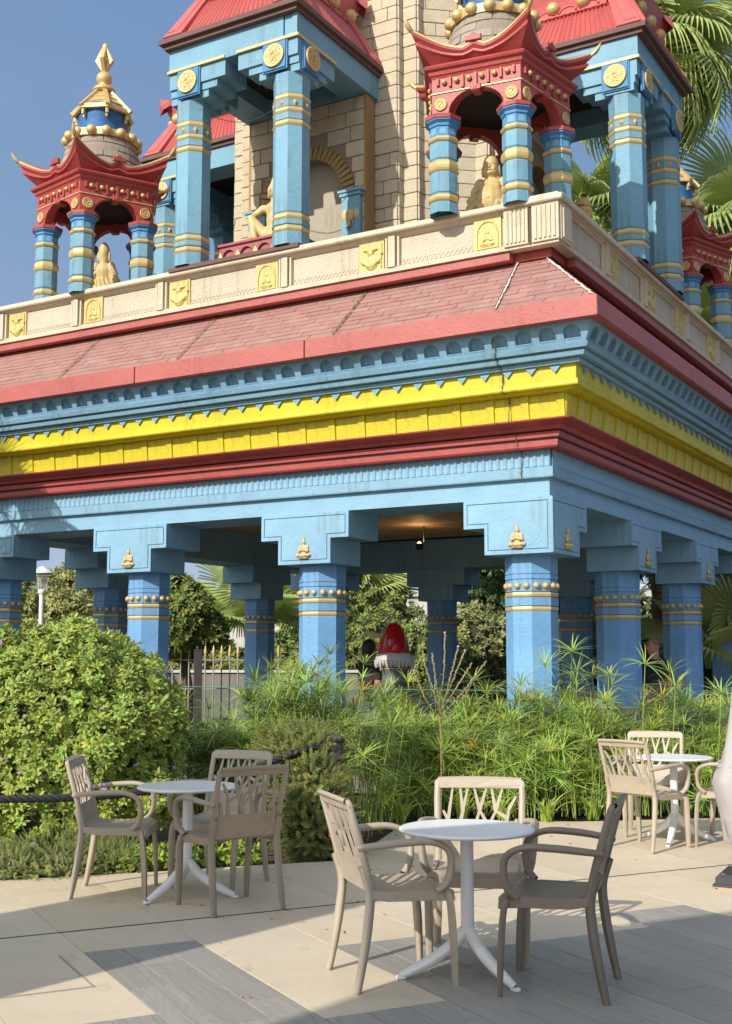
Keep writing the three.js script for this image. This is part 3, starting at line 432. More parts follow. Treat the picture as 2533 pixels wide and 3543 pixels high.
function makeKiosk(name, label, group) {
  const t = thing(name, label, 'kiosk', [0, 0, 0], 0, group);
  const N = 5, A = (k) => Math.PI + (k * 2 * Math.PI) / N, vert = (R, k) => { const a = A(k); return [Math.sin(a) * R, -Math.cos(a) * R]; }; // vertex 0 at +z
  const apo = Math.cos(Math.PI / N);
  // columns
  const sh = boxUV(ngon([[0.165, -0.02], [0.165, 0.09], [0.15, 0.115], [0.15, 0.22], [0.162, 0.235], [0.162, 0.47], [0.148, 0.49], [0.148, 0.64], [0.162, 0.66], [0.162, 0.85], [0.148, 0.865], [0.148, 0.94]]));
  const capU = boxUV(ngon([[0.155, 0.93], [0.155, 1.05], [0.17, 1.06], [0.17, 1.09], [0.205, 1.12], [0.205, 1.135]])), pad = boxUV(ngon([[0.15, 1.135], [0.215, 1.14], [0.22, 1.185], [0.19, 1.20], [0.1, 1.20]]));
  const rg = [[0.165, 0.044], [0.565, 0.072], [0.90, 0.036]].map(([y, h]) => boxUV(ngon([[0.145, y - h], [0.163, y - h * 0.85], [0.174, y - h * 0.5], [0.180, y], [0.174, y + h * 0.5], [0.163, y + h * 0.85], [0.145, y + h]], 8)));
  const archG = (() => { const s = new THREE.Shape(); s.moveTo(-0.042, 0.955); s.lineTo(0.042, 0.955); s.lineTo(0.042, 0.995); s.absarc(0, 0.995, 0.042, 0, Math.PI); s.closePath(); return boxUV(ext(s, 0.006)); })();
  for (let k = 0; k < N; k++) { const [x, z] = vert(0.783, k), c = mesh('column', sh, upperBlue, t); c.position.set(x, 0, z); c.rotation.y = A(k);
    for (const g of rg) mesh('gold_ring', g, goldPaint, c); mesh('capital', capU, deepBlue2, c); mesh('capital_pad', pad, redDark, c);
    for (let i = 0; i < 8; i++) { const a = mesh('blind_arch', archG, upperBlue, c); a.rotation.y = (i * Math.PI) / 4; a.position.set(Math.sin(a.rotation.y) * 0.152, 0, Math.cos(a.rotation.y) * 0.152); } }
  // frieze walls with a cusped arch each, leaning outward towards the top
  const R1 = 0.945, w = R1 * Math.sin(Math.PI / N), a1 = R1 * apo;
  const arch = () => { const h = new THREE.Path(), hw = 0.345; h.moveTo(-hw, 1.17); h.lineTo(-hw, 1.21); for (let i = 0; i <= 12; i++) { const a = Math.PI - (i / 12) * Math.PI; h.lineTo(Math.cos(a) * hw, 1.21 + Math.sin(a) * 0.26 * (1)); } h.lineTo(hw, 1.17); h.closePath(); return h; };
  const wallS = () => { const s = shape([[-w + 0.002, 1.19], [-0.345, 1.19], [-0.345, 1.21], ...Array.from({ length: 13 }, (_, i) => { const a = Math.PI - (i / 12) * Math.PI; return [Math.cos(a) * 0.345, 1.21 + Math.sin(a) * 0.265]; }), [0.345, 1.19], [w - 0.002, 1.19], [w - 0.002, 1.70], [-w + 0.002, 1.70]]); return s; };
  const archEdge = () => { const p = []; for (let i = 0; i <= 16; i++) { const a = Math.PI - (i / 16) * Math.PI; p.push([Math.cos(a) * 0.345, 1.21 + Math.sin(a) * 0.265]); } const q = []; for (let i = 0; i < 16; i++) q.push(...[[p[i][0], p[i][1], a1 - 0.13], [p[i + 1][0], p[i + 1][1], a1 - 0.13], [p[i + 1][0], p[i + 1][1], a1], [p[i][0], p[i][1], a1 - 0.13], [p[i + 1][0], p[i + 1][1], a1], [p[i][0], p[i][1], a1]].flat()); const g = new THREE.BufferGeometry(); g.setAttribute('position', new THREE.Float32BufferAttribute(q, 3)); g.computeVertexNormals(); return boxUV(g); };
  const wallG = M([new THREE.ShapeGeometry(wallS()).translate(0, 0, a1), new THREE.ShapeGeometry(wallS()).scale(0.9, 1, 1).translate(0, 0, a1 - 0.13), archEdge()]);
  const bracketsG = M([0.0, -1, 1, -2, 2, -3, 3].map((i) => { const h = 0.20 - Math.abs(i) * 0.035; return rb(i ? 0.034 : 0.045, h, 0.03, 0.006, i * 0.158, 1.66 - h / 2, a1 + 0.015); }));
  const keyG = M([rb(0.13, 0.075, 0.04, 0.01, 0, 1.475, a1 + 0.005), rb(0.10, 0.05, 0.14, 0.01, 0, 1.45, a1 - 0.06)]), goldLine = M([rb(w * 2 - 0.16, 0.018, 0.016, 0.004, 0, 1.49, a1 + 0.004)].map((g) => g)), lineL = M([rb(w - 0.07, 0.018, 0.018, 0.004, -(w + 0.07) / 2, 1.475, a1 + 0.004), rb(w - 0.07, 0.018, 0.018, 0.004, (w + 0.07) / 2, 1.475, a1 + 0.004)]);
  const ballG = new THREE.SphereGeometry(0.034, 12, 8);
  for (let k = 0; k < N; k++) { const ry = Math.PI / N + (k * 2 * Math.PI) / N, f = mesh('frieze_panel', wallG, redDark, t); f.rotation.y = ry;
    mesh('bracket_row', bracketsG, redDark, f); mesh('keystone', keyG, redDark, f); mesh('gold_line', lineL, goldPaint, f);
    for (const s of [-1, 1]) { const m = mesh('medallion', yinMedal, goldPaint, f); m.scale.set(0.082, 0.082, 0.1); m.position.set(s * (w - 0.115), 1.33, a1); }
    for (let i = 0; i < 6; i++) { const b = mesh('gold_ball', ballG, goldPaint, f); b.position.set((i - 2.5) * 0.158, 1.60, a1 + 0.022); } }
  const poly = (prof) => boxUV(ngon(prof.map(([R, y]) => [R * apo, y]), N, 0));
  mesh('ceiling', poly([[0.001, 1.56], [0.86, 1.56]]), darkVoid, t);
  mesh('cornice', poly([[0.945, 1.66], [0.965, 1.69], [0.985, 1.70], [1.0, 1.74], [1.045, 1.76], [1.06, 1.785], [1.04, 1.81], [0.90, 1.815]]), redDark, t);
  // upturned eaves: two curved bands and the roof behind them
  const E = (k, u) => { const a0 = A(k), a1_ = A(k + 1); return [mix(Math.sin(a0), Math.sin(a1_), u), mix(-Math.cos(a0), -Math.cos(a1_), u)]; };
  const NS = 28, lift = (u, amp, bump) => { const q = Math.abs(u * 2 - 1); return amp * Math.pow(q, 2.4) + bump * Math.max(0, 1 - q / 0.20); };
  const rad = (u, Rm, Rt) => mix(Rm, Rt, Math.pow(Math.abs(u * 2 - 1), 3));
  const strip = (rows) => { const q = [], q2 = []; for (let k = 0; k < N; k++) for (let i = 0; i < NS; i++) for (let r = 0; r < rows.length - 1; r++) { const P = (row, u) => { const [ex, ez] = E(k, u), R = rad(u, row.Rm, row.Rt); return [ex * R, row.y + lift(u, row.amp, row.bump), ez * R]; }; const a = P(rows[r], i / NS), b = P(rows[r], (i + 1) / NS), c = P(rows[r + 1], (i + 1) / NS), d = P(rows[r + 1], i / NS); q.push(...a, ...b, ...c, ...a, ...c, ...d); } const g = new THREE.BufferGeometry(); g.setAttribute('position', new THREE.Float32BufferAttribute(q, 3)); g.computeVertexNormals(); return boxUV(g); };
  mesh('lower_eave', strip([{ Rm: 0.90, Rt: 0.90, y: 1.80, amp: 0, bump: 0 }, { Rm: 1.0, Rt: 1.14, y: 1.84, amp: 0.17, bump: 0.04 }, { Rm: 1.045, Rt: 1.185, y: 1.86, amp: 0.19, bump: 0.045 }, { Rm: 1.045, Rt: 1.19, y: 1.885, amp: 0.20, bump: 0.045 }, { Rm: 0.99, Rt: 1.15, y: 1.89, amp: 0.21, bump: 0.05 }]), redDark, t);
  mesh('upper_eave', strip([{ Rm: 0.97, Rt: 1.13, y: 1.88, amp: 0.19, bump: 0.04 }, { Rm: 1.03, Rt: 1.24, y: 1.93, amp: 0.24, bump: 0.07 }, { Rm: 1.035, Rt: 1.25, y: 1.965, amp: 0.255, bump: 0.085 }]), redDark, t);
  mesh('eave_gilding', strip([{ Rm: 1.038, Rt: 1.255, y: 1.958, amp: 0.255, bump: 0.085 }, { Rm: 1.042, Rt: 1.26, y: 1.978, amp: 0.255, bump: 0.085 }, { Rm: 1.01, Rt: 1.23, y: 1.985, amp: 0.255, bump: 0.085 }]), goldPaint, t);
  mesh('roof_skin', strip([{ Rm: 1.015, Rt: 1.23, y: 1.982, amp: 0.255, bump: 0.085 }, { Rm: 0.80, Rt: 0.84, y: 2.06, amp: 0.08, bump: 0.03 }, { Rm: 0.60, Rt: 0.60, y: 2.14, amp: 0, bump: 0 }]), redDark, t);
  for (let k = 0; k < N; k++) { const a = A(k); const ux = Math.sin(a), uz = -Math.cos(a); mesh('eave_tip', M([limb([[ux * 1.22, 2.19, uz * 1.22], [ux * 1.27, 2.235, uz * 1.27], [ux * 1.31, 2.285, uz * 1.31], [ux * 1.35, 2.36, uz * 1.35]], [0.018, 0.034, 0.026, 0.004], 10, 8)]), goldPaint, t);
    const cx = mix(ux, Math.sin(A(k + 1)), 0.5) * 1.03, cz = mix(uz, -Math.cos(A(k + 1)), 0.5) * 1.03, cr = mesh('ridge_crest', M([ext(shape([[-0.10, -0.02], [0.10, -0.02], [0.10, 0.05], [0.065, 0.035], [0.0, 0.085], [-0.065, 0.035], [-0.10, 0.05]]), 0.04, 0.006)]), redDark, t); cr.position.set(cx * 0.985, 2.045, cz * 0.985); cr.rotation.y = Math.atan2(cx, cz); }
  // stone drum laid in courses
  const sr = rng(19); const DP = (v) => [mix(0.64, 0.50, Math.pow(v, 1.25)), 2.05 + v * 0.50];
  mesh('stone_dome', lathe([[0.625, 2.04], [0.615, 2.2], [0.575, 2.36], [0.49, 2.55]], 32), stoneJoint, t);
  for (let c = 0; c < 4; c++) { const n = 9, off = (c % 2) * 0.5; for (let i = 0; i < n; i++) { const a0 = ((i + off) / n) * 2 * Math.PI + 0.016, a1_ = ((i + 1 + off) / n) * 2 * Math.PI - 0.016, v0 = c / 4 + 0.022, v1 = (c + 1) / 4 - 0.022, q = [], S = 4, b = rr(0.008, 0.022, sr); const pt = (u, v, e) => { const [R, y] = DP(v), a = mix(a0, a1_, u); return [Math.sin(a) * (R + 0.0 + b + e), y, Math.cos(a) * (R + b + e)]; };
      for (let s = 0; s < S; s++) { const u0 = s / S, u1 = (s + 1) / S, f = (p, r2, s2, w2) => q.push(...p, ...r2, ...s2, ...p, ...s2, ...w2); f(pt(u0, v0, 0), pt(u1, v0, 0), pt(u1, v1, 0), pt(u0, v1, 0)); f(pt(u0, v1, 0), pt(u1, v1, 0), pt(u1, v1, -0.04), pt(u0, v1, -0.04)); f(pt(u0, v0, -0.04), pt(u1, v0, -0.04), pt(u1, v0, 0), pt(u0, v0, 0)); }
      q.push(...pt(0, v0, -0.04), ...pt(0, v0, 0), ...pt(0, v1, 0), ...pt(0, v0, -0.04), ...pt(0, v1, 0), ...pt(0, v1, -0.04)); q.push(...pt(1, v0, 0), ...pt(1, v0, -0.04), ...pt(1, v1, -0.04), ...pt(1, v0, 0), ...pt(1, v1, -0.04), ...pt(1, v1, 0));
      const g = new THREE.BufferGeometry(); g.setAttribute('position', new THREE.Float32BufferAttribute(q, 3)); g.computeVertexNormals(); mesh('stone', boxUV(g), greyStoneM[(sr() * 2) | 0], t); } }
  // ring of balls, drum, gilded little roof, finial
  mesh('ball_ring', boxUV(ngon([[0.45, 2.54], [0.535, 2.55], [0.535, 2.66], [0.44, 2.69], [0.38, 2.69]], 10)), goldPaint, t);
  const big = new THREE.SphereGeometry(0.078, 16, 12); for (let i = 0; i < 15; i++) { const a = (i / 15) * 2 * Math.PI, b = mesh('gold_ball', big, goldPaint, t); b.position.set(Math.sin(a) * 0.545, 2.615, Math.cos(a) * 0.545); }
  mesh('drum', lathe([[0.37, 2.68], [0.36, 2.8], [0.375, 3.0], [0.395, 3.14]], 32), deepBlue, t);
  const hx = boxUV(ngon([[0.385, 3.03], [0.43, 3.035], [0.43, 3.065], [0.412, 3.07], [0.412, 3.10], [0.33, 3.18], [0.34, 3.19], [0.25, 3.28], [0.257, 3.29], [0.17, 3.37], [0.176, 3.38], [0.09, 3.46], [0.001, 3.47]], 7)); mesh('gilded_roof', hx, goldPaint, t);
  for (let i = 0; i < 7; i++) { const a = (i / 7) * 2 * Math.PI + Math.PI / 7; const rib = mesh('roof_rib', M([bx(0.062, 0.045, 0.60, 0, 0, 0).rotateX(0.83).translate(0, 3.285, 0.285), rb(0.045, 0.17, 0.05, 0.008, 0, 3.03, 0.425), rb(0.03, 0.21, 0.04, 0.006, 0, 3.00, 0.405)]), goldPaint, t); rib.rotation.y = a; }
  mesh('finial_ball', lathe([[0.05, 3.44], [0.16, 3.46], [0.175, 3.495], [0.15, 3.53], [0.10, 3.545], [0.075, 3.575], [0.095, 3.60], [0.118, 3.65], [0.122, 3.69], [0.105, 3.745], [0.06, 3.785], [0.03, 3.80]], 24), goldPaint, t);
  const blade = ext(shape([[0, 3.78], [0.04, 3.795], [0.15, 3.97], [0.006, 4.27], [-0.006, 4.27], [-0.15, 3.97], [-0.04, 3.795]]), 0.05, 0.012).translate(0, 0, -0.025);
  mesh('finial_spear', M([blade, blade.clone().rotateY(Math.PI / 2), ngon([[0.02, 3.78], [0.075, 3.97], [0.004, 4.27]], 4, 0)]), goldPaint, t);
  return t;
}
const deepBlue2 = painted('capital blue paint', [0.07, 0.26, 0.52]);
const TY = 6.945;
const kiosk = makeKiosk('pagoda_kiosk', 'red pagoda kiosk with golden finial against the open sky, leftmost on the terrace', 'pentagonal pagoda kiosks on the terrace corners');
// turn so that the near vertex points along the bisector measured in the photograph (azimuth of the far direction b)
function setKiosk(k, u, v, b) { const p = bpos(-u, TY, -v); k.position.set(...p); k.rotation.set(0, -b * RAD, 0); }
setKiosk(kiosk, 7.04, 0.01, 5.7);
const kioskR = copyOf(kiosk, 'red pagoda kiosk directly above the near corner, sheltering the smiling golden figure'); setKiosk(kioskR, 0.345, -0.14, -13.7);
const kioskF = copyOf(kiosk, 'red pagoda kiosk in shade at the far right end of the terrace, before the palms'); setKiosk(kioskF, 0.25, 7.35, -4);

// ---------------------------------------------------------------- porticoes: local frame, front to +z, two columns at the front, back against the tower
function makePortico(name, label, group) {
  const t = thing(name, label, 'portico', [0, 0, 0], 0, group);
  const col = boxUV(ngon([[0.235, 0.0], [0.235, 0.17], [0.215, 0.185], [0.215, 0.255], [0.24, 0.27], [0.24, 0.335], [0.215, 0.35], [0.215, 0.42], [0.23, 0.45], [0.23, 1.62], [0.21, 1.635], [0.21, 1.70], [0.232, 1.715], [0.232, 1.80], [0.21, 1.815], [0.21, 1.875], [0.235, 1.885], [0.24, 1.98], [0.21, 1.995], [0.21, 2.055], [0.225, 2.07], [0.235, 2.36]]));
  const rings = [0.22, 0.385, 1.667, 1.845, 2.025].map((y) => boxUV(ngon([[0.205, y - 0.045], [0.228, y - 0.036], [0.24, y - 0.012], [0.24, y + 0.012], [0.228, y + 0.036], [0.205, y + 0.045]])));
  const dia = M([ngon([[0.001, -0.045], [0.026, 0], [0.001, 0.045]], 4, 0).scale(1, 1, 0.7)]);
  const br = M([bb(-0.25, 0.72, 2.57, 2.80, -0.25, 0.25), bb(-0.25, 0.56, 2.465, 2.57, -0.22, 0.22), bb(-0.25, 0.40, 2.36, 2.465, -0.20, 0.20)]);
  const brSide = M([bb(-0.23, 0.23, 2.57, 2.799, -0.70, -0.251), bb(-0.20, 0.20, 2.465, 2.57, -0.54, -0.221), bb(-0.18, 0.18, 2.36, 2.465, -0.38, -0.201)]);
  const medSq = M([rb(0.40, 0.42, 0.03, 0.008, 0, 0, 0), rb(0.36, 0.38, 0.03, 0.008, 0, 0, 0.018)]), strip = M([rb(1.0, 0.045, 0.03, 0.006)]), stripS = M([rb(0.97, 0.045, 0.03, 0.006)]);
  for (const s of [-1, 1]) {
    const c = mesh('column', col, upperBlue, t); c.position.set(s * 0.83, 0, 0);
    for (const g of rings) mesh('gold_ring', g, goldPaint, c);
    for (let i = 0; i < 8; i++) for (const q of [0]) { const a = (i * Math.PI) / 4 + q, d = mesh('gold_diamond', dia, goldPaint, c); d.position.set(Math.sin(a) * 0.24, 1.932, Math.cos(a) * 0.24); d.rotation.y = a; }
    const b = mesh('stepped_bracket', s < 0 ? br : br, upperBlue, t); b.position.set(s * 0.83, 0, -0.01); b.scale.x = s < 0 ? 1 : -1;
    const b2 = mesh('side_bracket', brSide, upperBlue, b);
    const sq = mesh('medallion_plate', medSq, deepBlue2, t); sq.position.set(s * 0.73, 2.60, 0.25); const m = mesh('medallion', starMedal, goldPaint, sq); m.scale.set(0.165, 0.165, 0.16); m.position.z = 0.03;
    const sq2 = mesh('medallion_plate', medSq, deepBlue2, t); sq2.rotation.y = s * Math.PI / 2; sq2.position.set(s * 1.085, 2.60, -0.06); const m2 = mesh('medallion', starMedal, goldPaint, sq2); m2.scale.set(0.165, 0.165, 0.16); m2.position.z = 0.03;
    const st = mesh('gold_strip', strip, goldPaint, t); st.position.set(s * 0.60, 2.82, 0.268); const st2 = mesh('gold_strip', stripS, goldPaint, t); st2.rotation.y = Math.PI / 2; st2.position.set(s * 1.095, 2.82, -0.21);
  }
  mesh('beam', M([bb(-1.02, 0.86, 2.80, 3.14, -0.22, 0.258), bb(0.875, 1.0, 2.80, 3.14, -0.22, 0.245), bb(-1.08, -1.02, 2.80, 3.14, -2.0, 0.258), bb(-1.02, -0.62, 2.80, 3.138, -2.0, -0.22), bb(0.62, 1.0, 2.80, 3.138, -2.0, -0.22), bb(1.0, 1.08, 2.80, 3.14, -2.0, 0.258), bb(-0.62, 0.62, 2.80, 3.137, -1.98, -1.55)]), upperBlue, t);
  mesh('ceiling', bb(-0.9, 0.9, 3.06, 3.12, -1.7, -0.2), darkVoid, t);
  mesh('eave', M([bb(-1.17, 1.17, 3.20, 3.27, -2.0, 0.40), bb(-1.12, 1.12, 3.14, 3.201, -1.98, 0.34)]), brownEave, t);
  // steep ribbed roof: the same four panels on a truncated pyramid, then a flaring band with balls
  const W = 1.11, D0 = -2.0, D1 = 0.34, cz = (D0 + D1) / 2, hd = (D1 - D0) / 2, y0 = 3.272, y1 = 3.98, ins = 0.36;
  const side = (half, dist, name) => { const L = Math.hypot(y1 - y0, ins), g = [], n = Math.round(half * 2 * 0.72 / 0.085), wv = (half * 1.44) / n, q = []; const tilt = Math.atan2(ins, y1 - y0);
    for (let i = 0; i < n; i++) for (let k = 0; k < 6; k++) { const s0 = -half * 0.72 + (i + k / 6) * wv, s1 = s0 + wv / 6, d = (u) => 0.016 * Math.cos(u * 2 * Math.PI), a = d(k / 6), b = d((k + 1) / 6), sc = (half - ins) / half; q.push(s0, 0, a, s1, 0, b, s1 * sc, L - 0.10, b, s0, 0, a, s1 * sc, L - 0.10, b, s0 * sc, L - 0.10, a); }
    const cg = new THREE.BufferGeometry(); cg.setAttribute('position', new THREE.Float32BufferAttribute(q, 3)); cg.computeVertexNormals();
    const tri = (s) => ext(shape([[s * half, 0], [s * half * 0.70, 0], [s * (half - ins) * 0.70, L], [s * (half - ins), L]]), 0.05, 0.008), inset = (s) => ext(shape([[s * half * 0.94, 0.07], [s * half * 0.78, 0.07], [s * (half * 0.78 - ins * 0.62), L - 0.12], [s * (half * 0.94 - ins * 0.86), L - 0.12]]), 0.062, 0.006);
    const head = new THREE.Shape(); const h2 = (half - ins) * 0.72; head.moveTo(-h2, L - 0.17); for (let i = 0; i < 10; i++) { const x = -h2 + (i + 0.5) * (h2 / 5); head.quadraticCurveTo(x, L - 0.145, x + h2 / 10, L - 0.17); } head.lineTo(h2, L); head.lineTo(-h2, L); head.closePath();
    const all = [cg, tri(-1), tri(1), inset(-1), inset(1), ext(head, 0.035, 0.004)]; for (const c of [-0.5, 0, 0.5]) all.push(new THREE.TorusGeometry(0.13, 0.018, 6, 14, Math.PI).translate(c * h2 * 1.15, L - 0.13, 0.045));
    return M(all).rotateX(-tilt).translate(0, y0, dist); };
  const gF = side(W, hd), gS = side(hd, W);
  for (let k = 0; k < 4; k++) { const m = mesh('ribbed_roof_panel', k % 2 ? gS : gF, redRoof, t); m.position.z = cz; m.rotation.y = (k * Math.PI) / 2; }
  const rc = [-W + ins, W - ins, cz - hd + ins, cz + hd - ins];
  mesh('roof_core', M([bb(-W + ins, W - ins, 3.3, y1, cz - hd + ins, cz + hd - ins)]), redDark, t);
  mesh('roof_crown', ring([[0.0, y1 - 0.02], [0.03, y1], [0.06, y1 + 0.1], [0.13, y1 + 0.30], [0.15, y1 + 0.34], [0.10, y1 + 0.36], [-0.3, y1 + 0.52], [-0.62, y1 + 1.1]], rc), redRoof, t);
  for (const sx of [-1, 1]) for (const sz of [-1, 1]) { const h = mesh('crown_horn', M([ngon([[0.13, 0], [0.10, 0.08], [0.03, 0.17], [0.002, 0.22]], 4, 0)]), redRoof, t); h.position.set(sx * (W - ins + 0.09), y1 + 0.24, cz + sz * (hd - ins + 0.09)); h.rotation.z = -sx * 0.5; h.rotation.x = sz * 0.5; }
  const ball = new THREE.SphereGeometry(0.10, 16, 12); for (let k = 0; k < 4; k++) for (let i = 0; i < 4; i++) { const s = (i - 1.5) * 0.46, b = mesh('gold_ball', ball, goldPaint, t); const dist = (k % 2 ? W : hd) - ins + 0.07; b.position.set(0, y1 + 0.02, cz); const a = (k * Math.PI) / 2; b.position.x += Math.sin(a) * dist + Math.cos(a) * s; b.position.z += Math.cos(a) * dist - Math.sin(a) * s; }
  // the back wall with its arched niche
  const wz = -1.62, nw = 0.64, spring = 1.36;
  const ws = shape([[-1.02, -0.1], [-nw, -0.1], [-nw, spring], ...Array.from({ length: 17 }, (_, i) => { const a = Math.PI - (i / 16) * Math.PI; return [Math.cos(a) * nw, spring + Math.sin(a) * nw]; }), [nw, -0.1], [1.02, -0.1], [1.02, 2.80], [-1.02, 2.80]]);
  mesh('niche_wall', boxUV(ext(ws, 0.20).translate(0, 0, wz - 0.22)), stoneJoint, t);
  mesh('niche_back', boxUV(bb(-nw - 0.05, nw + 0.05, -0.1, 2.1, wz - 0.262, wz - 0.222)), mat('niche plaster', [0.42, 0.375, 0.29], { roughness: 0.85, map: paintMap, bumpMap: plasterBump, bumpScale: 0.008 }), t);
  mesh('niche_side', M([bb(-nw - 0.04, -nw, -0.1, spring, wz - 0.222, wz - 0.02), bb(nw, nw + 0.04, -0.1, spring, wz - 0.222, wz - 0.02)]), stoneM[1], t);
  { // large stone blocks of the wall, trimmed round the arch
    const r = rng(23), ch = 0.235; for (let c = 0, y = 0; y < 2.78; c++, y += ch) { let x = -1.02 - (c % 2 ? 0.28 : 0); while (x < 1.02) { const wB = rr(0.46, 0.66, r); let a = Math.max(-1.02, x), b = Math.min(1.02, x + wB); const y1b = Math.min(2.79, y + ch); x += wB; const ro = nw + 0.20; const lim = (yy) => (yy < spring ? ro : yy < spring + ro ? Math.sqrt(Math.max(0, ro * ro - (yy - spring) ** 2)) : 0), L = Math.min(lim(y), Math.max(lim(y1b), lim(y)));
        const parts = []; if (L <= 0.01) parts.push([a, b]); else { if (a < -L) parts.push([a, Math.min(b, -L)]); if (b > L) parts.push([Math.max(a, L), b]); }
        for (const [p, q] of parts) if (q - p > 0.05) mesh('stone', M([rbb(p + 0.006, q - 0.006, y + 0.006, y1b - 0.006, wz - 0.06, wz + 0.0 + rr(0, 0.008, r), 0.010)]), stoneM[(r() * 4) | 0], t); } } }
  for (let i = 0; i < 27; i++) { const a = ((i + 0.5) / 27) * Math.PI, v = mesh('arch_brick', archBrick, i % 3 ? ochreBrick : ochreBrick2, t); v.position.set(Math.cos(a) * (nw + 0.095), spring + Math.sin(a) * (nw + 0.095), wz - 0.03); v.rotation.z = a; }
  for (const s of [-1, 1]) { const p = mesh('niche_pilaster', M([rbb(-0.155, 0.155, -0.1, 1.25, -0.1, 0.08, 0.008), rbb(-0.18, 0.18, 1.25, 1.305, -0.12, 0.10, 0.008), rbb(-0.20, 0.20, 1.305, 1.35, -0.14, 0.12, 0.008)]), upperBlue, t); p.position.set(s * 0.83, 0, wz + 0.02);
    const f = mesh('figure_relief', capRelief, goldMatte, p); f.scale.setScalar(1.25); f.position.set(0, 0.22, 0.085); const e = mesh('elephant_relief', elephantG, goldMatte, p); e.position.set(0, 0.88, 0.085);
    mesh('wood_edge', M([bb(s * 1.02 - 0.02, s * 1.02 + 0.02, 0, 2.8, wz - 0.23, wz + 0.005)]), mat('bare plywood edge', [0.42, 0.24, 0.085], { roughness: 0.8, map: rep(T.wood, 2) }), t); }
  mesh('floor_slab', boxUV(bb(-1.08, 1.08, -0.06, -0.005, -2.0, 0.20)), brownEave, t);
  return t;
}
const archBrick = M([rb(0.20, 0.068, 0.10, 0.008)]), ochreBrick = mat('ochre arch brick', [0.36, 0.25, 0.085], { roughness: 0.7, map: rep(T.stone, 2) }), ochreBrick2 = mat('ochre arch brick pale', [0.41, 0.29, 0.105], { roughness: 0.7, map: rep(T.stone, 2) });
const elephantG = boxUV(skin((x, y, z) => { let d = ell(x, y, z, 0, 0.09, 0, 0.07, 0.085, 0.05); for (const s of [-1, 1]) { d = smin(d, ell(x, y, z, s * 0.10, 0.10, -0.01, 0.055, 0.085, 0.022), 0.02); d = smin(d, cap(x, y, z, [s * 0.045, 0.03, 0.02], [s * 0.06, -0.06, 0.03], 0.014, 0.008), 0.015); } d = smin(d, cap(x, y, z, [0, 0.04, 0.03], [0.0, -0.08, 0.03], 0.032, 0.02), 0.02); d = smin(d, cap(x, y, z, [0, -0.08, 0.03], [-0.05, -0.12, 0.03], 0.02, 0.014), 0.02); return Math.max(d, -z - 0.02); }, [-0.2, 0.2, -0.17, 0.22, -0.04, 0.09], 0.012));
const portF = makePortico('ribbed_roof_portico', 'blue portico with red ribbed roof in the middle, over the round-arched niche', 'blue porticoes on the four sides of the tower');
const putPort = (p, u, v, turn) => { p.position.set(...bpos(-u, 7.0, -v)); p.rotation.set(0, BR + turn, 0); };
putPort(portF, 3.92, -0.60, 0);
const portR = copyOf(portF, 'blue portico on the right between the near kiosk and the palms'); putPort(portR, -0.60, 3.08, Math.PI / 2);
const portL = copyOf(portF, 'blue portico partly hidden behind the middle one, on the left'); putPort(portL, 7.62, 3.15, -Math.PI / 2);

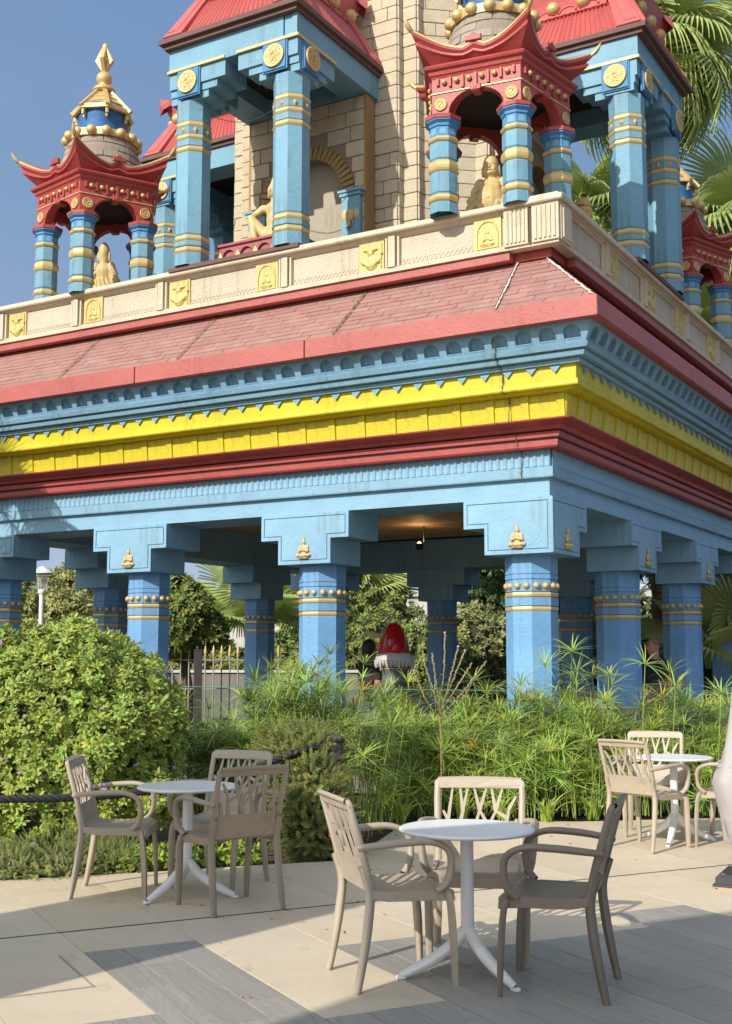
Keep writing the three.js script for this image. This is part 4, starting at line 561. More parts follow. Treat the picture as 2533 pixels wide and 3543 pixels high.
{ // ---------------------------------------------------------------- stone tower, stepped in plan, laid in courses
  const tw = thing('stone_tower', 'tall tower of pale stone blocks rising out of the top of the picture', 'tower', bpos(-3.92, 6.9, -3.1), BR);
  const A = 1.39, B = 1.64;   // half widths of the two front steps
  // plan of one corner (front right), going from the middle of the front face to the middle of the right face
  const HX = 2.60, HZ = 1.77, HL = 1.80;                                  // distance of the outer faces from the middle in x and z
  const corner = [[0, HZ], [A, HZ], [A, HZ - 0.14], [B, HZ - 0.14], [B, HZ - 0.28], [B + 0.62, 0.98], [HX - 0.14, 0.98], [HX - 0.14, 0.80], [HX, 0.80], [HX, 0]];
  const back = corner.slice(0, -1).reverse().map(([x, z]) => [x, -z]), left = [[-A, -HZ], [-A, 0.14 - HZ], [-B, 0.14 - HZ], [-B, -0.98], [-HL, -0.98], [-HL, 0.98], [-B, 0.98], [-B, HZ - 0.14], [-A, HZ - 0.14], [-A, HZ]];
  const plan = [...corner, ...back, ...left];
  const H = 7.5; const core = ext(shape(plan.map(([x, z]) => [x * 0.992, z * 0.992])), H).rotateX(-Math.PI / 2).scale(1, 1, -1); mesh('tower_core', boxUV(flat(core)), stoneJoint, tw);
  const r = rng(47), ch = 0.205, cand = [];
  const edgesV = [[0, 1], [1, 2], [2, 3], [3, 4], [4, 5], [5, 6], [6, 7], [7, 8], [8, 9]];
  const add = (P, Q) => { const L = Math.hypot(Q[0] - P[0], Q[1] - P[1]), ry = Math.atan2(-(Q[1] - P[1]), Q[0] - P[0]);
    for (let c = 0, y = 0; y < H - 0.3; c++, y += ch) { let s = 0; const single = L < 0.35; if (!single) s = c % 2 ? -rr(0.1, 0.3, r) : 0; while (s < L - 0.001) { const w = single ? L : rr(0.34, 0.58, r); let a = Math.max(0, s), b = Math.min(L, s + w); if (L - b < 0.1) b = L; s = b >= L ? L : s + w; if (b - a < 0.02) continue;
      const t = (a + b) / 2 / L, x = mix(P[0], Q[0], t), z = mix(P[1], Q[1], t); cand.push({ w: b - a, y, x, z, ry, d: rr(0, 0.012, r), m: (r() * 4) | 0 }); } } };
  const full = []; for (let i = 0; i < plan.length; i++) full.push([plan[i], plan[(i + 1) % plan.length]]);
  const vis = (P, Q) => { const mx = (P[0] + Q[0]) / 2, mz = (P[1] + Q[1]) / 2; return mz > 0.5 && mx > -1.9 || mx > 1.9 && mz > -2; };
  for (const [P, Q] of full) if (Math.hypot(Q[0] - P[0], Q[1] - P[1]) > 0.01 && vis(P, Q)) add(P, Q);
  const brick = (c) => rb(c.w - 0.008, ch - 0.009, 0.06, 0.008, 0, 0, 0, 1);
  cand.forEach((c) => { const W3 = bpos(-3.92 + c.x, 6.9 + c.y, -3.1 + c.z), d = Math.hypot(...W3), sx = (W3[0] / -W3[2]) * 2700 + 812, inF = c.y < 5.6 && sx > 480 && sx < 1300 ? 0 : 50; c.k = inF + d; });
  cand.sort((a, b) => a.k - b.k); const rest = [];
  cand.forEach((c, i) => { const g = brick(c); if (i < 296) { const m = mesh('stone', boxUV(g), stoneM[c.m], tw); m.position.set(c.x, c.y + ch / 2, c.z); m.rotation.y = c.ry; m.translateZ(-0.012 + c.d); } else { const mm = new THREE.Matrix4().makeRotationY(c.ry).setPosition(c.x, c.y + ch / 2, c.z); g.translate(0, 0, -0.012 + c.d); g.applyMatrix4(mm); rest.push(g); } });
  if (rest.length) stuff(mesh('stone', M(rest), stoneM[0], tw));
}

// ---------------------------------------------------------------- statues
function laughingDF(x, y, z) { // robed figure, bare chest and belly, smiling
  let body = ell(x, y, z, 0, 0.40, 0.06, 0.20, 0.22, 0.17); body = smin(body, ell(x, y, z, 0, 0.60, 0.0, 0.19, 0.14, 0.13), 0.07); for (const s of [-1, 1]) body = smin(body, ell(x, y, z, s * 0.075, 0.575, 0.105, 0.07, 0.05, 0.045), 0.04);
  body = smax(body, -ell(x, y, z, 0, 0.37, 0.232, 0.016, 0.016, 0.02), 0.01);
  let robe = ell(x, y, z, 0, 0.10, 0.04, 0.36, 0.12, 0.27); robe = smin(robe, ell(x, y, z, 0, 0.28, -0.03, 0.25, 0.20, 0.17), 0.08);
  for (const s of [-1, 1]) { robe = smin(robe, cap(x, y, z, [s * 0.17, 0.66, -0.02], [s * 0.25, 0.42, 0.0], 0.085, 0.10), 0.05); robe = smin(robe, cap(x, y, z, [s * 0.25, 0.42, 0.0], [s * 0.29, 0.16, 0.10], 0.10, 0.09), 0.05); robe = smin(robe, cap(x, y, z, [s * 0.25, 0.40, 0.02], [s * 0.13, 0.26, 0.21], 0.075, 0.055), 0.04); robe = smin(robe, cap(x, y, z, [s * 0.30, 0.10, 0.06], [s * 0.06, 0.06, 0.27], 0.09, 0.06), 0.05); }
  const fold = Math.sin((Math.atan2(x, 0.75 - y) * 26) + 3 * Math.sin(y * 9)); robe -= 0.013 * fold * sstep(0.68, 0.5, y) + 0.006 * Math.sin(y * 62 + Math.abs(x) * 30) * sstep(0.22, 0.08, y);
  robe = smax(robe, -(ell(x, y, z, 0, 0.52, 0.20, 0.135, 0.27, 0.20)), 0.02);
  let d = smin(body, robe, 0.012);
  let h = ell(x, y, z, 0, 0.905, 0.01, 0.118, 0.165, 0.13); h = smin(h, ell(x, y, z, 0, 0.80, 0.035, 0.112, 0.075, 0.105), 0.05); h = smin(h, cap(x, y, z, [0, 0.64, -0.01], [0, 0.76, 0.0], 0.085, 0.08), 0.04);
  for (const s of [-1, 1]) { h = smin(h, ell(x, y, z, s * 0.125, 0.835, -0.005, 0.022, 0.085, 0.035), 0.02); h = smin(h, ell(x, y, z, s * 0.052, 0.838, 0.112, 0.036, 0.030, 0.026), 0.02); h = smin(h, cap(x, y, z, [s * 0.025, 0.918, 0.132], [s * 0.075, 0.912, 0.112], 0.010, 0.007), 0.012); h = smax(h, -ell(x, y, z, s * 0.048, 0.890, 0.142, 0.026, 0.007, 0.014), 0.008); }
  h = smin(h, cap(x, y, z, [0, 0.895, 0.135], [0, 0.858, 0.150], 0.012, 0.021), 0.014); h = smax(h, -(Math.max(Math.abs(Math.hypot(x, y - 0.862) - 0.056) - 0.0055, y - 0.818, 0.06 - z)), 0.006); h = smin(h, ell(x, y, z, 0, 0.778, 0.125, 0.03, 0.018, 0.02), 0.015);
  return smin(d, h, 0.015);
}
const laughG = boxUV(skin(laughingDF, [-0.48, 0.48, -0.04, 1.12, -0.30, 0.40], 0.0125));
const statue1 = thing('seated_statue', 'smiling golden seated statue with bare belly inside the near kiosk', 'statue', bpos(-0.42, TY, 0.08), BR + 14 * RAD, 'golden seated statues in the kiosks'); mesh('figure', laughG, goldMatte, statue1).scale.set(0.84, 0.90, 0.84);
const statue2 = copyOf(statue1, 'bald golden statue seen from behind inside the left kiosk'); statue2.position.set(...bpos(-6.98, TY, -0.05)); statue2.rotation.set(0, BR + 205 * RAD, 0); statue2.scale.set(0.86, 1.08, 0.86);
{ // figure in the middle portico: one knee raised, one arm on it
  const f = (x, y, z) => { let d = ell(x, y, z, 0, 0.14, 0, 0.2, 0.12, 0.16); d = smin(d, ell(x, y, z, 0, 0.40, 0, 0.14, 0.24, 0.10), 0.08); d = smin(d, ell(x, y, z, 0, 0.60, 0, 0.20, 0.10, 0.10), 0.06);
    d = smin(d, cap(x, y, z, [-0.12, 0.12, 0.04], [-0.34, 0.40, 0.14], 0.10, 0.075), 0.05); d = smin(d, cap(x, y, z, [-0.34, 0.40, 0.14], [-0.24, 0.04, 0.20], 0.07, 0.05), 0.03); d = smin(d, ell(x, y, z, -0.24, 0.03, 0.26, 0.05, 0.035, 0.10), 0.03);
    d = smin(d, cap(x, y, z, [0.12, 0.10, 0.05], [0.38, 0.08, 0.14], 0.10, 0.075), 0.05); d = smin(d, cap(x, y, z, [0.38, 0.08, 0.14], [0.08, 0.05, 0.26], 0.07, 0.05), 0.03);
    d = smin(d, cap(x, y, z, [-0.21, 0.62, 0], [-0.33, 0.52, 0.06], 0.07, 0.055), 0.03); d = smin(d, cap(x, y, z, [-0.33, 0.52, 0.06], [-0.36, 0.45, 0.18], 0.05, 0.035), 0.03); d = smin(d, cap(x, y, z, [0.21, 0.62, 0], [0.27, 0.38, 0.04], 0.07, 0.055), 0.03); d = smin(d, cap(x, y, z, [0.27, 0.38, 0.04], [0.16, 0.22, 0.18], 0.05, 0.035), 0.03);
    d = smin(d, cap(x, y, z, [0, 0.66, 0], [0, 0.78, 0.01], 0.06, 0.055), 0.03); d = smin(d, ell(x, y, z, 0, 0.87, 0.02, 0.10, 0.125, 0.11), 0.02); d = smin(d, ell(x, y, z, 0, 0.865, 0.13, 0.018, 0.03, 0.02), 0.02); for (const s of [-1, 1]) d = smin(d, ell(x, y, z, s * 0.105, 0.84, 0.01, 0.02, 0.07, 0.03), 0.02);
    d = smin(d, cap(x, y, z, [0, 0.97, 0], [0, 1.10, -0.01], 0.08, 0.045), 0.02); d = smin(d, cap(x, y, z, [0, 1.10, -0.01], [0, 1.22, -0.01], 0.03, 0.008), 0.02); return d; };
  const s = thing('kneeling_statue', 'golden statue with one raised knee, half hidden by a blue column in the middle portico', 'statue', bpos(-3.74, 7.36, 0.05), BR); mesh('figure', boxUV(skin(f, [-0.5, 0.52, -0.03, 1.28, -0.22, 0.38], 0.018)), goldMatte, s); s.scale.setScalar(0.86);
  const p = thing('statue_plinth', 'low pink plinth with sunken circles and gold diamonds under the raised-knee statue', 'plinth', bpos(-3.86, 7.0, 0.0), BR); const pr = painted('dusty rose paint', [0.42, 0.115, 0.125]);
  const fs = shape([[-0.62, 0], [0.62, 0], [0.62, 0.34], [-0.62, 0.34]]); for (let i = 0; i < 4; i++) { const h = new THREE.Path(); h.absarc(-0.45 + i * 0.3, 0.18, 0.105, 0, Math.PI * 2); fs.holes.push(h); }
  mesh('body', M([bb(-0.62, 0.62, 0, 0.34, -0.35, 0.30), rbb(-0.65, 0.65, 0.33, 0.37, -0.38, 0.37, 0.01)]), pr, p); mesh('pierced_front', M([ext(fs, 0.035).translate(0, 0, 0.302)]), pr, p);
  const dg = M([ngon([[0.001, -0.09], [0.038, 0], [0.001, 0.09]], 4, 0).scale(1, 1, 0.5)]); for (let i = 0; i < 5; i++) { const d = mesh('gold_diamond', dg, goldPaint, p); d.position.set(-0.60 + i * 0.3, 0.18, 0.338); }
  // carved head behind the right balustrade
  const hf = (x, y, z) => { let d = ell(x, y, z, 0, 0.30, 0, 0.17, 0.30, 0.18); d = smin(d, ell(x, y, z, 0, 0.05, 0, 0.10, 0.12, 0.11), 0.05); d = smin(d, ell(x, y, z, 0, 0.24, 0.17, 0.03, 0.07, 0.045), 0.03); d = smin(d, ell(x, y, z, 0, 0.13, 0.15, 0.06, 0.025, 0.03), 0.02); for (const s of [-1, 1]) { d = smin(d, ell(x, y, z, s * 0.165, 0.24, 0, 0.03, 0.10, 0.05), 0.03); d = smax(d, -ell(x, y, z, s * 0.06, 0.29, 0.165, 0.035, 0.02, 0.03), 0.02); } d -= 0.018 * sstep(0.36, 0.44, y) * Math.sin(Math.hypot(x * 1.3, z * 1.3) * 90 + y * 60) + 0.008 * sstep(0.0, -0.05, z) * Math.sin(y * 90); return d; };
  const hd = thing('carved_head', 'carved ochre stone head peeping over the right balustrade', 'carved head', bpos(0.42, TY + 0.16, -0.92), BR + 62 * RAD); hd.scale.setScalar(0.68); mesh('head', boxUV(skin(hf, [-0.25, 0.25, -0.1, 0.65, -0.25, 0.28], 0.014)), mat('ochre carved stone', [0.55, 0.35, 0.15], { roughness: 0.75, map: rep(T.stone, 1.5) }), hd);
}
{ // relief panels of the balustrade (parts of the pavilion): plate, frame arch and figure
  const plate = M([rb(0.36, 0.375, 0.03, 0.006)]), arch = M([new THREE.TorusGeometry(0.125, 0.012, 6, 20, Math.PI).translate(0, 0.03, 0.018), rb(0.022, 0.20, 0.03, 0.006, -0.135, -0.075, 0.016), rb(0.022, 0.20, 0.03, 0.006, 0.135, -0.075, 0.016), rb(0.30, 0.02, 0.03, 0.006, 0, -0.172, 0.016)]);
  const warriorG = boxUV(skin((x, y, z) => { let d = ell(x, y, z, 0, -0.08, 0, 0.10, 0.10, 0.03); d = smin(d, ell(x, y, z, -0.01, 0.045, 0.005, 0.045, 0.055, 0.03), 0.015); d = smin(d, Math.max(ell(x, y, z, -0.01, 0.085, 0.0, 0.115, 0.028, 0.03), -1), 0.015); for (const s of [-1, 1]) { d = smin(d, ell(x, y, z, s * 0.11, -0.045, 0, 0.045, 0.06, 0.03), 0.02); d = smin(d, cap(x, y, z, [s * 0.12, -0.06, 0.01], [s * 0.03, -0.13, 0.02], 0.022, 0.016), 0.01); } d = smin(d, cap(x, y, z, [0.145, -0.17, 0.005], [0.15, 0.165, 0.005], 0.008, 0.008), 0.008); d = smin(d, ell(x, y, z, 0.148, 0.02, 0.01, 0.02, 0.025, 0.018), 0.01); return Math.max(d, -z - 0.01); }, [-0.19, 0.19, -0.19, 0.18, -0.02, 0.06], 0.009));
  const figG = buddhaRelief(0.25, 0.03);
  const put = (F, s, kind) => { const p = onFace(mesh('relief_panel', plate, goldYellow, pav), F, s, 6.655, 0.662); if (kind === 'w') mesh('warrior_relief', warriorG, goldYellow, p).position.z = 0.018; else { mesh('arch_frame', arch, goldYellow, p); const b = mesh('figure_relief', figG, goldYellow, p); b.position.set(0, -0.155, 0.02); } };
  put(FRONT, -8.33 + 0.31, 'w'); put(FRONT, -6.8 + 0.31, 'b'); put(FRONT, -5.2 + 0.31, 'w'); put(FRONT, -3.11 - 0.31, 'b'); put(FRONT, -1.5 - 0.31, 'w'); put(FRONT, -0.21, 'b');
  put(RIGHT, 0.95 + 0.31, 'b'); put(RIGHT, 2.54 + 0.31, 'w'); put(RIGHT, 4.6 - 0.31, 'b'); put(RIGHT, 6.4 - 0.31, 'w'); put(RIGHT, 8.2 - 0.31, 'b');
}
// ---------------------------------------------------------------- café furniture
const chairM = mat('deep shade polypropylene', [0.225, 0.185, 0.14], { roughness: 0.48, map: rep(T.tile, 2), bumpMap: rep(T.plaster, 6), bumpScale: 0.0006 });  // chair colour darkened: the shade on the right front chair is painted in
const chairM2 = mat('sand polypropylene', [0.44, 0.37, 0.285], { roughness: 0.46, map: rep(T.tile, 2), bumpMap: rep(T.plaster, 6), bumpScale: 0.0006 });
const whiteMetal = mat('white powder coat', [0.78, 0.78, 0.77], { roughness: 0.35, bumpMap: rep(T.plaster, 8), bumpScale: 0.0004 });
const blackFoot = mat('black rubber foot', [0.02, 0.02, 0.02], { roughness: 0.7 });
// chair: seat centre at the origin of x and z, front to +z
const backZ = (y) => -0.205 - 0.115 * Math.pow(clamp((y - 0.44) / 0.42), 1.15), backBow = (x) => 0.16 * x * x;
const bend = (g, h = 0.44) => { const p = g.attributes.position; for (let i = 0; i < p.count; i++) { const x = p.getX(i), y = p.getY(i), z = p.getZ(i); p.setZ(i, z + backZ(y) + backBow(x)); } g.computeVertexNormals(); return g; };
const gridBox = (w, h, d, x, y, z, n = 6) => new THREE.BoxGeometry(w, h, d, Math.max(1, Math.round(w / 0.04)), Math.max(1, Math.round(h / 0.04)), 1).translate(x, y, z);
const chairGeo = (() => {
  // back frame: top rail and side rails, lower solid shell
  const hw = (y) => mix(0.205, 0.225, (y - 0.44) / 0.42);
  const top = bend(new THREE.ExtrudeGeometry((() => { const s = new THREE.Shape(); s.moveTo(-0.222, 0.815); s.lineTo(-0.225, 0.835); s.quadraticCurveTo(-0.224, 0.862, -0.195, 0.864); for (let i = 1; i <= 12; i++) s.lineTo(-0.195 + i * 0.0325, 0.864); s.quadraticCurveTo(0.224, 0.862, 0.225, 0.835); s.lineTo(0.222, 0.815); for (let i = 1; i < 12; i++) s.lineTo(0.222 - i * 0.037, 0.815); s.closePath(); return s; })(), { depth: 0.012, bevelEnabled: true, bevelSize: 0.006, bevelThickness: 0.007, bevelSegments: 2, steps: 1, bevelOffset: -0.004 }).translate(0, 0, -0.006));
  const lip = bend(tube([[-0.21, 0.857, -0.012], [-0.1, 0.861, -0.014], [0, 0.862, -0.014], [0.1, 0.861, -0.014], [0.21, 0.857, -0.012]], 0.013, 20, 8));
  const shell = bend(gridBox(0.43, 0.140, 0.012, 0, 0.512, 0)); 
  const bars = []; const br = (x0, y0, x1, y1, w0, w1, k) => { const dx = x1 - x0, dy = y1 - y0, l = Math.hypot(dx, dy), nx = -dy / l, ny = dx / l, d = 0.0100 + k * 0.00035, n = 6; for (let i = 0; i < n; i++) { const a = i / n, b = (i + 1) / n, wa = mix(w0, w1, a) / 2, wb = mix(w0, w1, b) / 2, P = (t, w) => [x0 + dx * t + nx * w, y0 + dy * t + ny * w]; const q = [P(a, -wa), P(b, -wb), P(b, wb), P(a, wa)]; bars.push(bend(ext(shape(q), d).translate(0, 0, -d / 2))); } };
  const Y0 = 0.577, Y1 = 0.818, X = (u) => -0.182 + 0.364 * u, Y = (v) => mix(Y0, Y1, v);
  const L = [[0.04, 0, 0.13, 1], [0.13, 0.12, 0.0, 0.50], [0.20, 0, 0.34, 1], [0.27, 0.48, 0.23, 1], [0.40, 0, 0.50, 0.52], [0.50, 0.52, 0.42, 1], [0.50, 0.52, 0.60, 1], [0.56, 0, 0.72, 0.50], [0.72, 0.50, 0.66, 1], [0.72, 0.50, 0.82, 1], [0.62, 0.18, 0.50, 0.52], [0.84, 0, 0.90, 0.55], [0.90, 0.55, 1.0, 0.82], [0.88, 0.36, 0.72, 0.50], [0.95, 0, 1.0, 0.34]];
  L.forEach(([a, b, c, d], k) => br(X(a), Y(b) - (b === 0 ? 0.008 : 0), X(c), Y(d) + (d === 1 ? 0.006 : 0), 0.023 - 0.007 * b, 0.013 - 0.004 * d, k));
  const rails = [-1, 1].map((s) => limb([[s * 0.203, 0.44, backZ(0.44) + 0.006], [s * 0.207, 0.55, backZ(0.55) + 0.007], [s * 0.210, 0.68, backZ(0.68) + 0.007], [s * 0.212, 0.78, backZ(0.78) + 0.007], [s * 0.210, 0.845, backZ(0.845) + 0.006]], [0.021, 0.019, 0.018, 0.017, 0.016], 14, 8));
  // seat: dished shell curving up into the back and down at the front
  const N = 22, K = 14, q = [], prof = (t) => t < 0.72 ? [mix(-0.17, 0.17, t / 0.72), 0.437 - 0.012 * Math.sin((t / 0.72) * Math.PI) + 0.008 * (t / 0.72)] : [0.17 + 0.055 * Math.sin(((t - 0.72) / 0.28) * 1.35), 0.445 - 0.055 * (1 - Math.cos(((t - 0.72) / 0.28) * 1.5))];
  const seatP = (u, t) => { if (t < 0.16) { const k = t / 0.16, a = (1 - k) * 1.25; return [u * 0.212, 0.437 + 0.055 * (1 - Math.cos(a)), -0.155 - 0.057 * Math.sin(a)]; } const [z, y] = prof((t - 0.16) / 0.84); const w = mix(0.215, 0.222, t); return [u * w, y + 0.010 * u * u - 0.022 * Math.pow(Math.max(0, Math.abs(u) - 0.86) / 0.14, 2), z]; };
  const sheet = (off) => { const p = []; for (let i = 0; i < K; i++) for (let j = 0; j < N; j++) { const f = (a, b) => { const v = seatP((a / K) * 2 - 1, b / N); return [v[0], v[1] - off, v[2]]; }; const a = f(i, j), b = f(i + 1, j), c = f(i + 1, j + 1), d = f(i, j + 1); p.push(...a, ...c, ...b, ...a, ...d, ...c); } const g = new THREE.BufferGeometry(); g.setAttribute('position', new THREE.Float32BufferAttribute(p, 3)); return g; };
  const smooth = (g) => { const h = new THREE.BufferGeometry(); h.setAttribute('position', g.attributes.position); h.computeVertexNormals(); return h; };
  const skirt = [-1, 1].map((s) => ext(shape([[-0.205, 0.452], [-0.12, 0.44], [0.10, 0.44], [0.215, 0.43], [0.215, 0.385], [0.08, 0.392], [-0.12, 0.398], [-0.21, 0.415]]), 0.014, 0.003).rotateY(-Math.PI / 2).translate(s * 0.212 + 0.007, 0, 0));
  const front = rbb(-0.20, 0.20, 0.375, 0.432, 0.202, 0.222, 0.008);
  const seat = M([smooth(sheet(0)), smooth(sheet(0.016)), skirt, front]);
  const rearLeg = (s) => M([limb([[s * 0.205, 0.56, -0.245], [s * 0.207, 0.44, -0.205], [s * 0.210, 0.30, -0.214], [s * 0.213, 0.14, -0.240], [s * 0.217, 0.0, -0.268]], [0.017, 0.023, 0.024, 0.022, 0.018], 18, 4)]);
  const frontLeg = (s) => M([limb([[s * 0.170, 0.425, 0.155], [s * 0.213, 0.432, 0.172], [s * 0.226, 0.395, 0.186], [s * 0.224, 0.25, 0.203], [s * 0.221, 0.0, 0.214]], [0.018, 0.022, 0.023, 0.021, 0.017], 22, 4)]);
  const arm = (s) => M([limb([[s * 0.212, 0.645, -0.262], [s * 0.245, 0.655, -0.20], [s * 0.268, 0.668, -0.05], [s * 0.270, 0.664, 0.09], [s * 0.266, 0.625, 0.165], [s * 0.258, 0.55, 0.182], [s * 0.245, 0.475, 0.165], [s * 0.225, 0.438, 0.13]], [0.019, 0.021, 0.022, 0.022, 0.019, 0.018, 0.019, 0.021], 34, 8, 0.8)]);
  return { back: M([top, lip, shell, rails]), lattice: M(bars), seat, rearLeg, frontLeg, arm, foot: M([rb(0.03, 0.012, 0.03, 0.004)]) };
})();
const rlG = [-1, 1].map(chairGeo.rearLeg), flG = [-1, 1].map(chairGeo.frontLeg), arG = [-1, 1].map(chairGeo.arm);
let chair0 = null;
function makeChair(m) {
  const t = thing('cafe_chair', 'pending', 'chair'); mesh('seat', chairGeo.seat, m, t); const b = mesh('backrest', chairGeo.back, m, t); mesh('branch_lattice', chairGeo.lattice, m, b);
  [0, 1].forEach((i) => { mesh('leg', rlG[i], m, t); mesh('leg', flG[i], m, t); mesh('armrest', arG[i], m, t); }); return t;
}
const protoShade = makeChair(chairM); let shadeUsed = false;
const protoSand = makeChair(chairM2); let sandUsed = false;
const partShadeM = mat('part shade polypropylene', [0.33, 0.27, 0.205], { roughness: 0.48, map: rep(T.tile, 2), bumpMap: rep(T.plaster, 6), bumpScale: 0.0006 });  // sand colour partly darkened to carry the shade on the near left chair
// placed by the measured spots of its rear and front legs (world x, distance)
function placeChair(kind, back, front, label, group) {
  let c; if (kind === 't') { c = shadeUsed ? copyOf(protoShade) : protoShade; shadeUsed = true; } else { c = sandUsed ? copyOf(protoSand) : protoSand; sandUsed = true; } if (kind === 'm') c.traverse((q) => { if (q.isMesh) q.material = partShadeM; });
  const dx = front[0] - back[0], dz = -(front[1] - back[1]); c.rotation.set(0, Math.atan2(dx, dz), 0);
  const l = Math.hypot(dx, dz), ux = dx / l, uz = dz / l; c.scale.set(1.15, 1.065, 1.05); c.position.set(front[0] - ux * 0.225, 0, -front[1] - uz * 0.225); c.userData.label = label; c.userData.group = group; return c;
}
const G1 = 'chairs round the front table', G2 = 'chairs round the left table', G3 = 'chairs round the far right table';
placeChair('s', [-0.135, 6.35], [0.365, 6.51], 'sunlit beige lattice-backed chair at the left of the front table', G1);
placeChair('t', [1.205, 6.17], [0.72, 6.325], 'beige lattice-backed chair with shade painted into its colour at the right of the front table', G1);
placeChair('s', [0.65, 7.13], [0.59, 6.66], 'pale lattice-backed chair behind the front table, facing the camera', G1);
placeChair('s', [-2.01, 8.72], [-1.50, 8.73], 'beige lattice-backed chair left of the left table before the flowering bush', G2);
placeChair('m', [-0.735, 8.00], [-1.03, 8.435], 'lattice-backed chair in shade-darkened beige seen from behind, nearest at the left table', G2);
placeChair('s', [-0.945, 9.28], [-1.16, 8.81], 'cream lattice-backed chair on the far side of the left table', G2);
placeChair('s', [2.24, 10.62], [2.61, 10.94], 'beige lattice-backed chair seen from behind at the far right table', G3);
placeChair('s', [2.76, 11.80], [2.62, 11.33], 'cream lattice-backed chair facing the camera behind the far right table', G3);
placeChair('s', [3.48, 10.75], [2.995, 11.04], 'lattice-backed chair at the right edge half hidden by the folded parasol', G3);

function makeTable() {
  const t = thing('bistro_table', 'pending', 'table', [0, 0, 0], 0, 'round white bistro tables');
  mesh('table_top', lathe([[0, 0.722], [0.32, 0.722], [0.34, 0.724], [0.349, 0.732], [0.35, 0.738], [0.345, 0.744], [0.33, 0.7455], [0.325, 0.7435], [0, 0.7435]], 56), whiteMetal, t);
  mesh('pole', lathe([[0.05, 0.722], [0.045, 0.70], [0.034, 0.695], [0.034, 0.27], [0.036, 0.268], [0.036, 0.262], [0.034, 0.26], [0.036, 0.21], [0.02, 0.17], [0, 0.165]], 24), whiteMetal, t);
  const legG = M([limb([[0, 0.245, 0.0], [0, 0.215, 0.03], [0, 0.165, 0.075], [0, 0.10, 0.17], [0, 0.05, 0.27], [0, 0.018, 0.345]], [0.031, 0.033, 0.033, 0.030, 0.026, 0.018], 22, 12)]);
  const footG = M([rb(0.034, 0.02, 0.05, 0.008, 0, 0.011, 0.345)]);
  for (let i = 0; i < 3; i++) { const l = mesh('leg', legG, whiteMetal, t); l.rotation.y = (i * 2 * Math.PI) / 3; mesh('foot', footG, whiteMetal, l); }
  return t;
}
const table = makeTable();
const setTable = (t, x, d, ry, label) => { t.position.set(x, 0, -d); t.rotation.set(0, ry, 0); t.userData.label = label; };
// leg directions: world azimuth from the foot spots
setTable(table, 0.52, 6.44, Math.atan2(0.20 - 0.52, -(6.40 - 6.44)), 'round white pedestal table in the foreground between three chairs');
setTable(copyOf(table), -1.23, 8.58, Math.atan2(-1.43 + 1.23, 8.58 - 8.34), 'round white pedestal table at the left, before the flowering bush');
setTable(copyOf(table), 2.76, 11.12, Math.atan2(2.60 - 2.76, 11.12 - 10.77), 'round white pedestal table farthest back at the right, by the papyrus');

{ // folded parasol at the right edge and its base
  const cl = mat('pale grey parasol cloth', [0.40, 0.375, 0.36], { roughness: 0.9, bumpMap: rep(T.cloth, 1), bumpScale: 0.001 });
  const N = 64, rows = [[0.36, 0.16], [0.40, 0.245], [0.48, 0.262], [0.58, 0.285], [0.70, 0.315], [0.76, 0.30], [0.86, 0.25], [1.0, 0.215], [1.25, 0.165], [1.55, 0.125], [1.9, 0.10], [2.3, 0.075], [2.62, 0.045], [2.66, 0.01]], q = [], idx = [];
  rows.forEach(([y, R], j) => { for (let i = 0; i <= N; i++) { const a = (i / N) * Math.PI * 2, f = 1 + 0.07 * Math.sin(a * 5 + y * 1.6) * Math.min(1, R / 0.2) + 0.03 * Math.sin(a * 11 + y * 9) + 0.015 * (fbm(a * 2 + 8, y * 6 + 8, 64, 3, 3) - 0.5), yy = y + (j < 2 ? 0.05 * Math.sin(a * 8 + 1) + 0.06 * Math.sin(a + 0.6) : 0); q.push(Math.sin(a) * R * f, yy, Math.cos(a) * R * f); } });
  for (let j = 0; j < rows.length - 1; j++) for (let i = 0; i < N; i++) { const a = j * (N + 1) + i; idx.push(a, a + 1, a + N + 2, a, a + N + 2, a + N + 1); }
  const g = new THREE.BufferGeometry(); g.setAttribute('position', new THREE.Float32BufferAttribute(q, 3)); g.setIndex(idx); g.computeVertexNormals();
  const t = thing('folded_parasol', 'folded pale grey parasol cut off by the right edge of the picture', 'parasol', [2.845, 0, -9.05]);
  mesh('canopy', boxUV(g), cl, t); mesh('pole', lathe([[0.024, 0.02], [0.024, 2.85], [0.0, 2.87]], 16), mat('grey metal pole', [0.35, 0.35, 0.35], { roughness: 0.35, metalness: 0.7 }), t);
  mesh('tie_strap', M([new THREE.TorusGeometry(0.262, 0.014, 6, 40).scale(1, 1, 1.8).rotateX(Math.PI / 2).rotateZ(0.10).translate(0, 0.86, 0)]), cl, t);
  const b = thing('parasol_base', 'dark square steel base plate of the folded parasol', 'parasol base', [2.80, 0, -9.0], -26 * RAD);
  mesh('plate', M([rb(0.52, 0.012, 0.52, 0.004, 0, 0.018, 0), ext(shape([[-0.24, -0.24], [0.24, -0.24], [0.24, 0.24], [-0.24, 0.24]]), 0.05, 0.02).rotateX(-Math.PI / 2).translate(0, 0.022, 0)]), mat('dark grey steel', [0.06, 0.06, 0.065], { roughness: 0.5, metalness: 0.4 }), b);
  mesh('underlay', M([rb(0.50, 0.012, 0.50, 0.003, 0, 0.006, 0)]), mat('pale plywood', [0.5, 0.36, 0.18], { roughness: 0.8 }), b); mesh('bolt', M([0, 1, 2, 3].map((i) => lathe([[0.02, 0.08], [0.02, 0.095], [0.0, 0.098]], 8).translate((i % 2 ? 1 : -1) * 0.19, 0, (i > 1 ? 1 : -1) * 0.19))), mat('brushed steel', [0.5, 0.5, 0.5], { metalness: 0.9, roughness: 0.35 }), b);
}
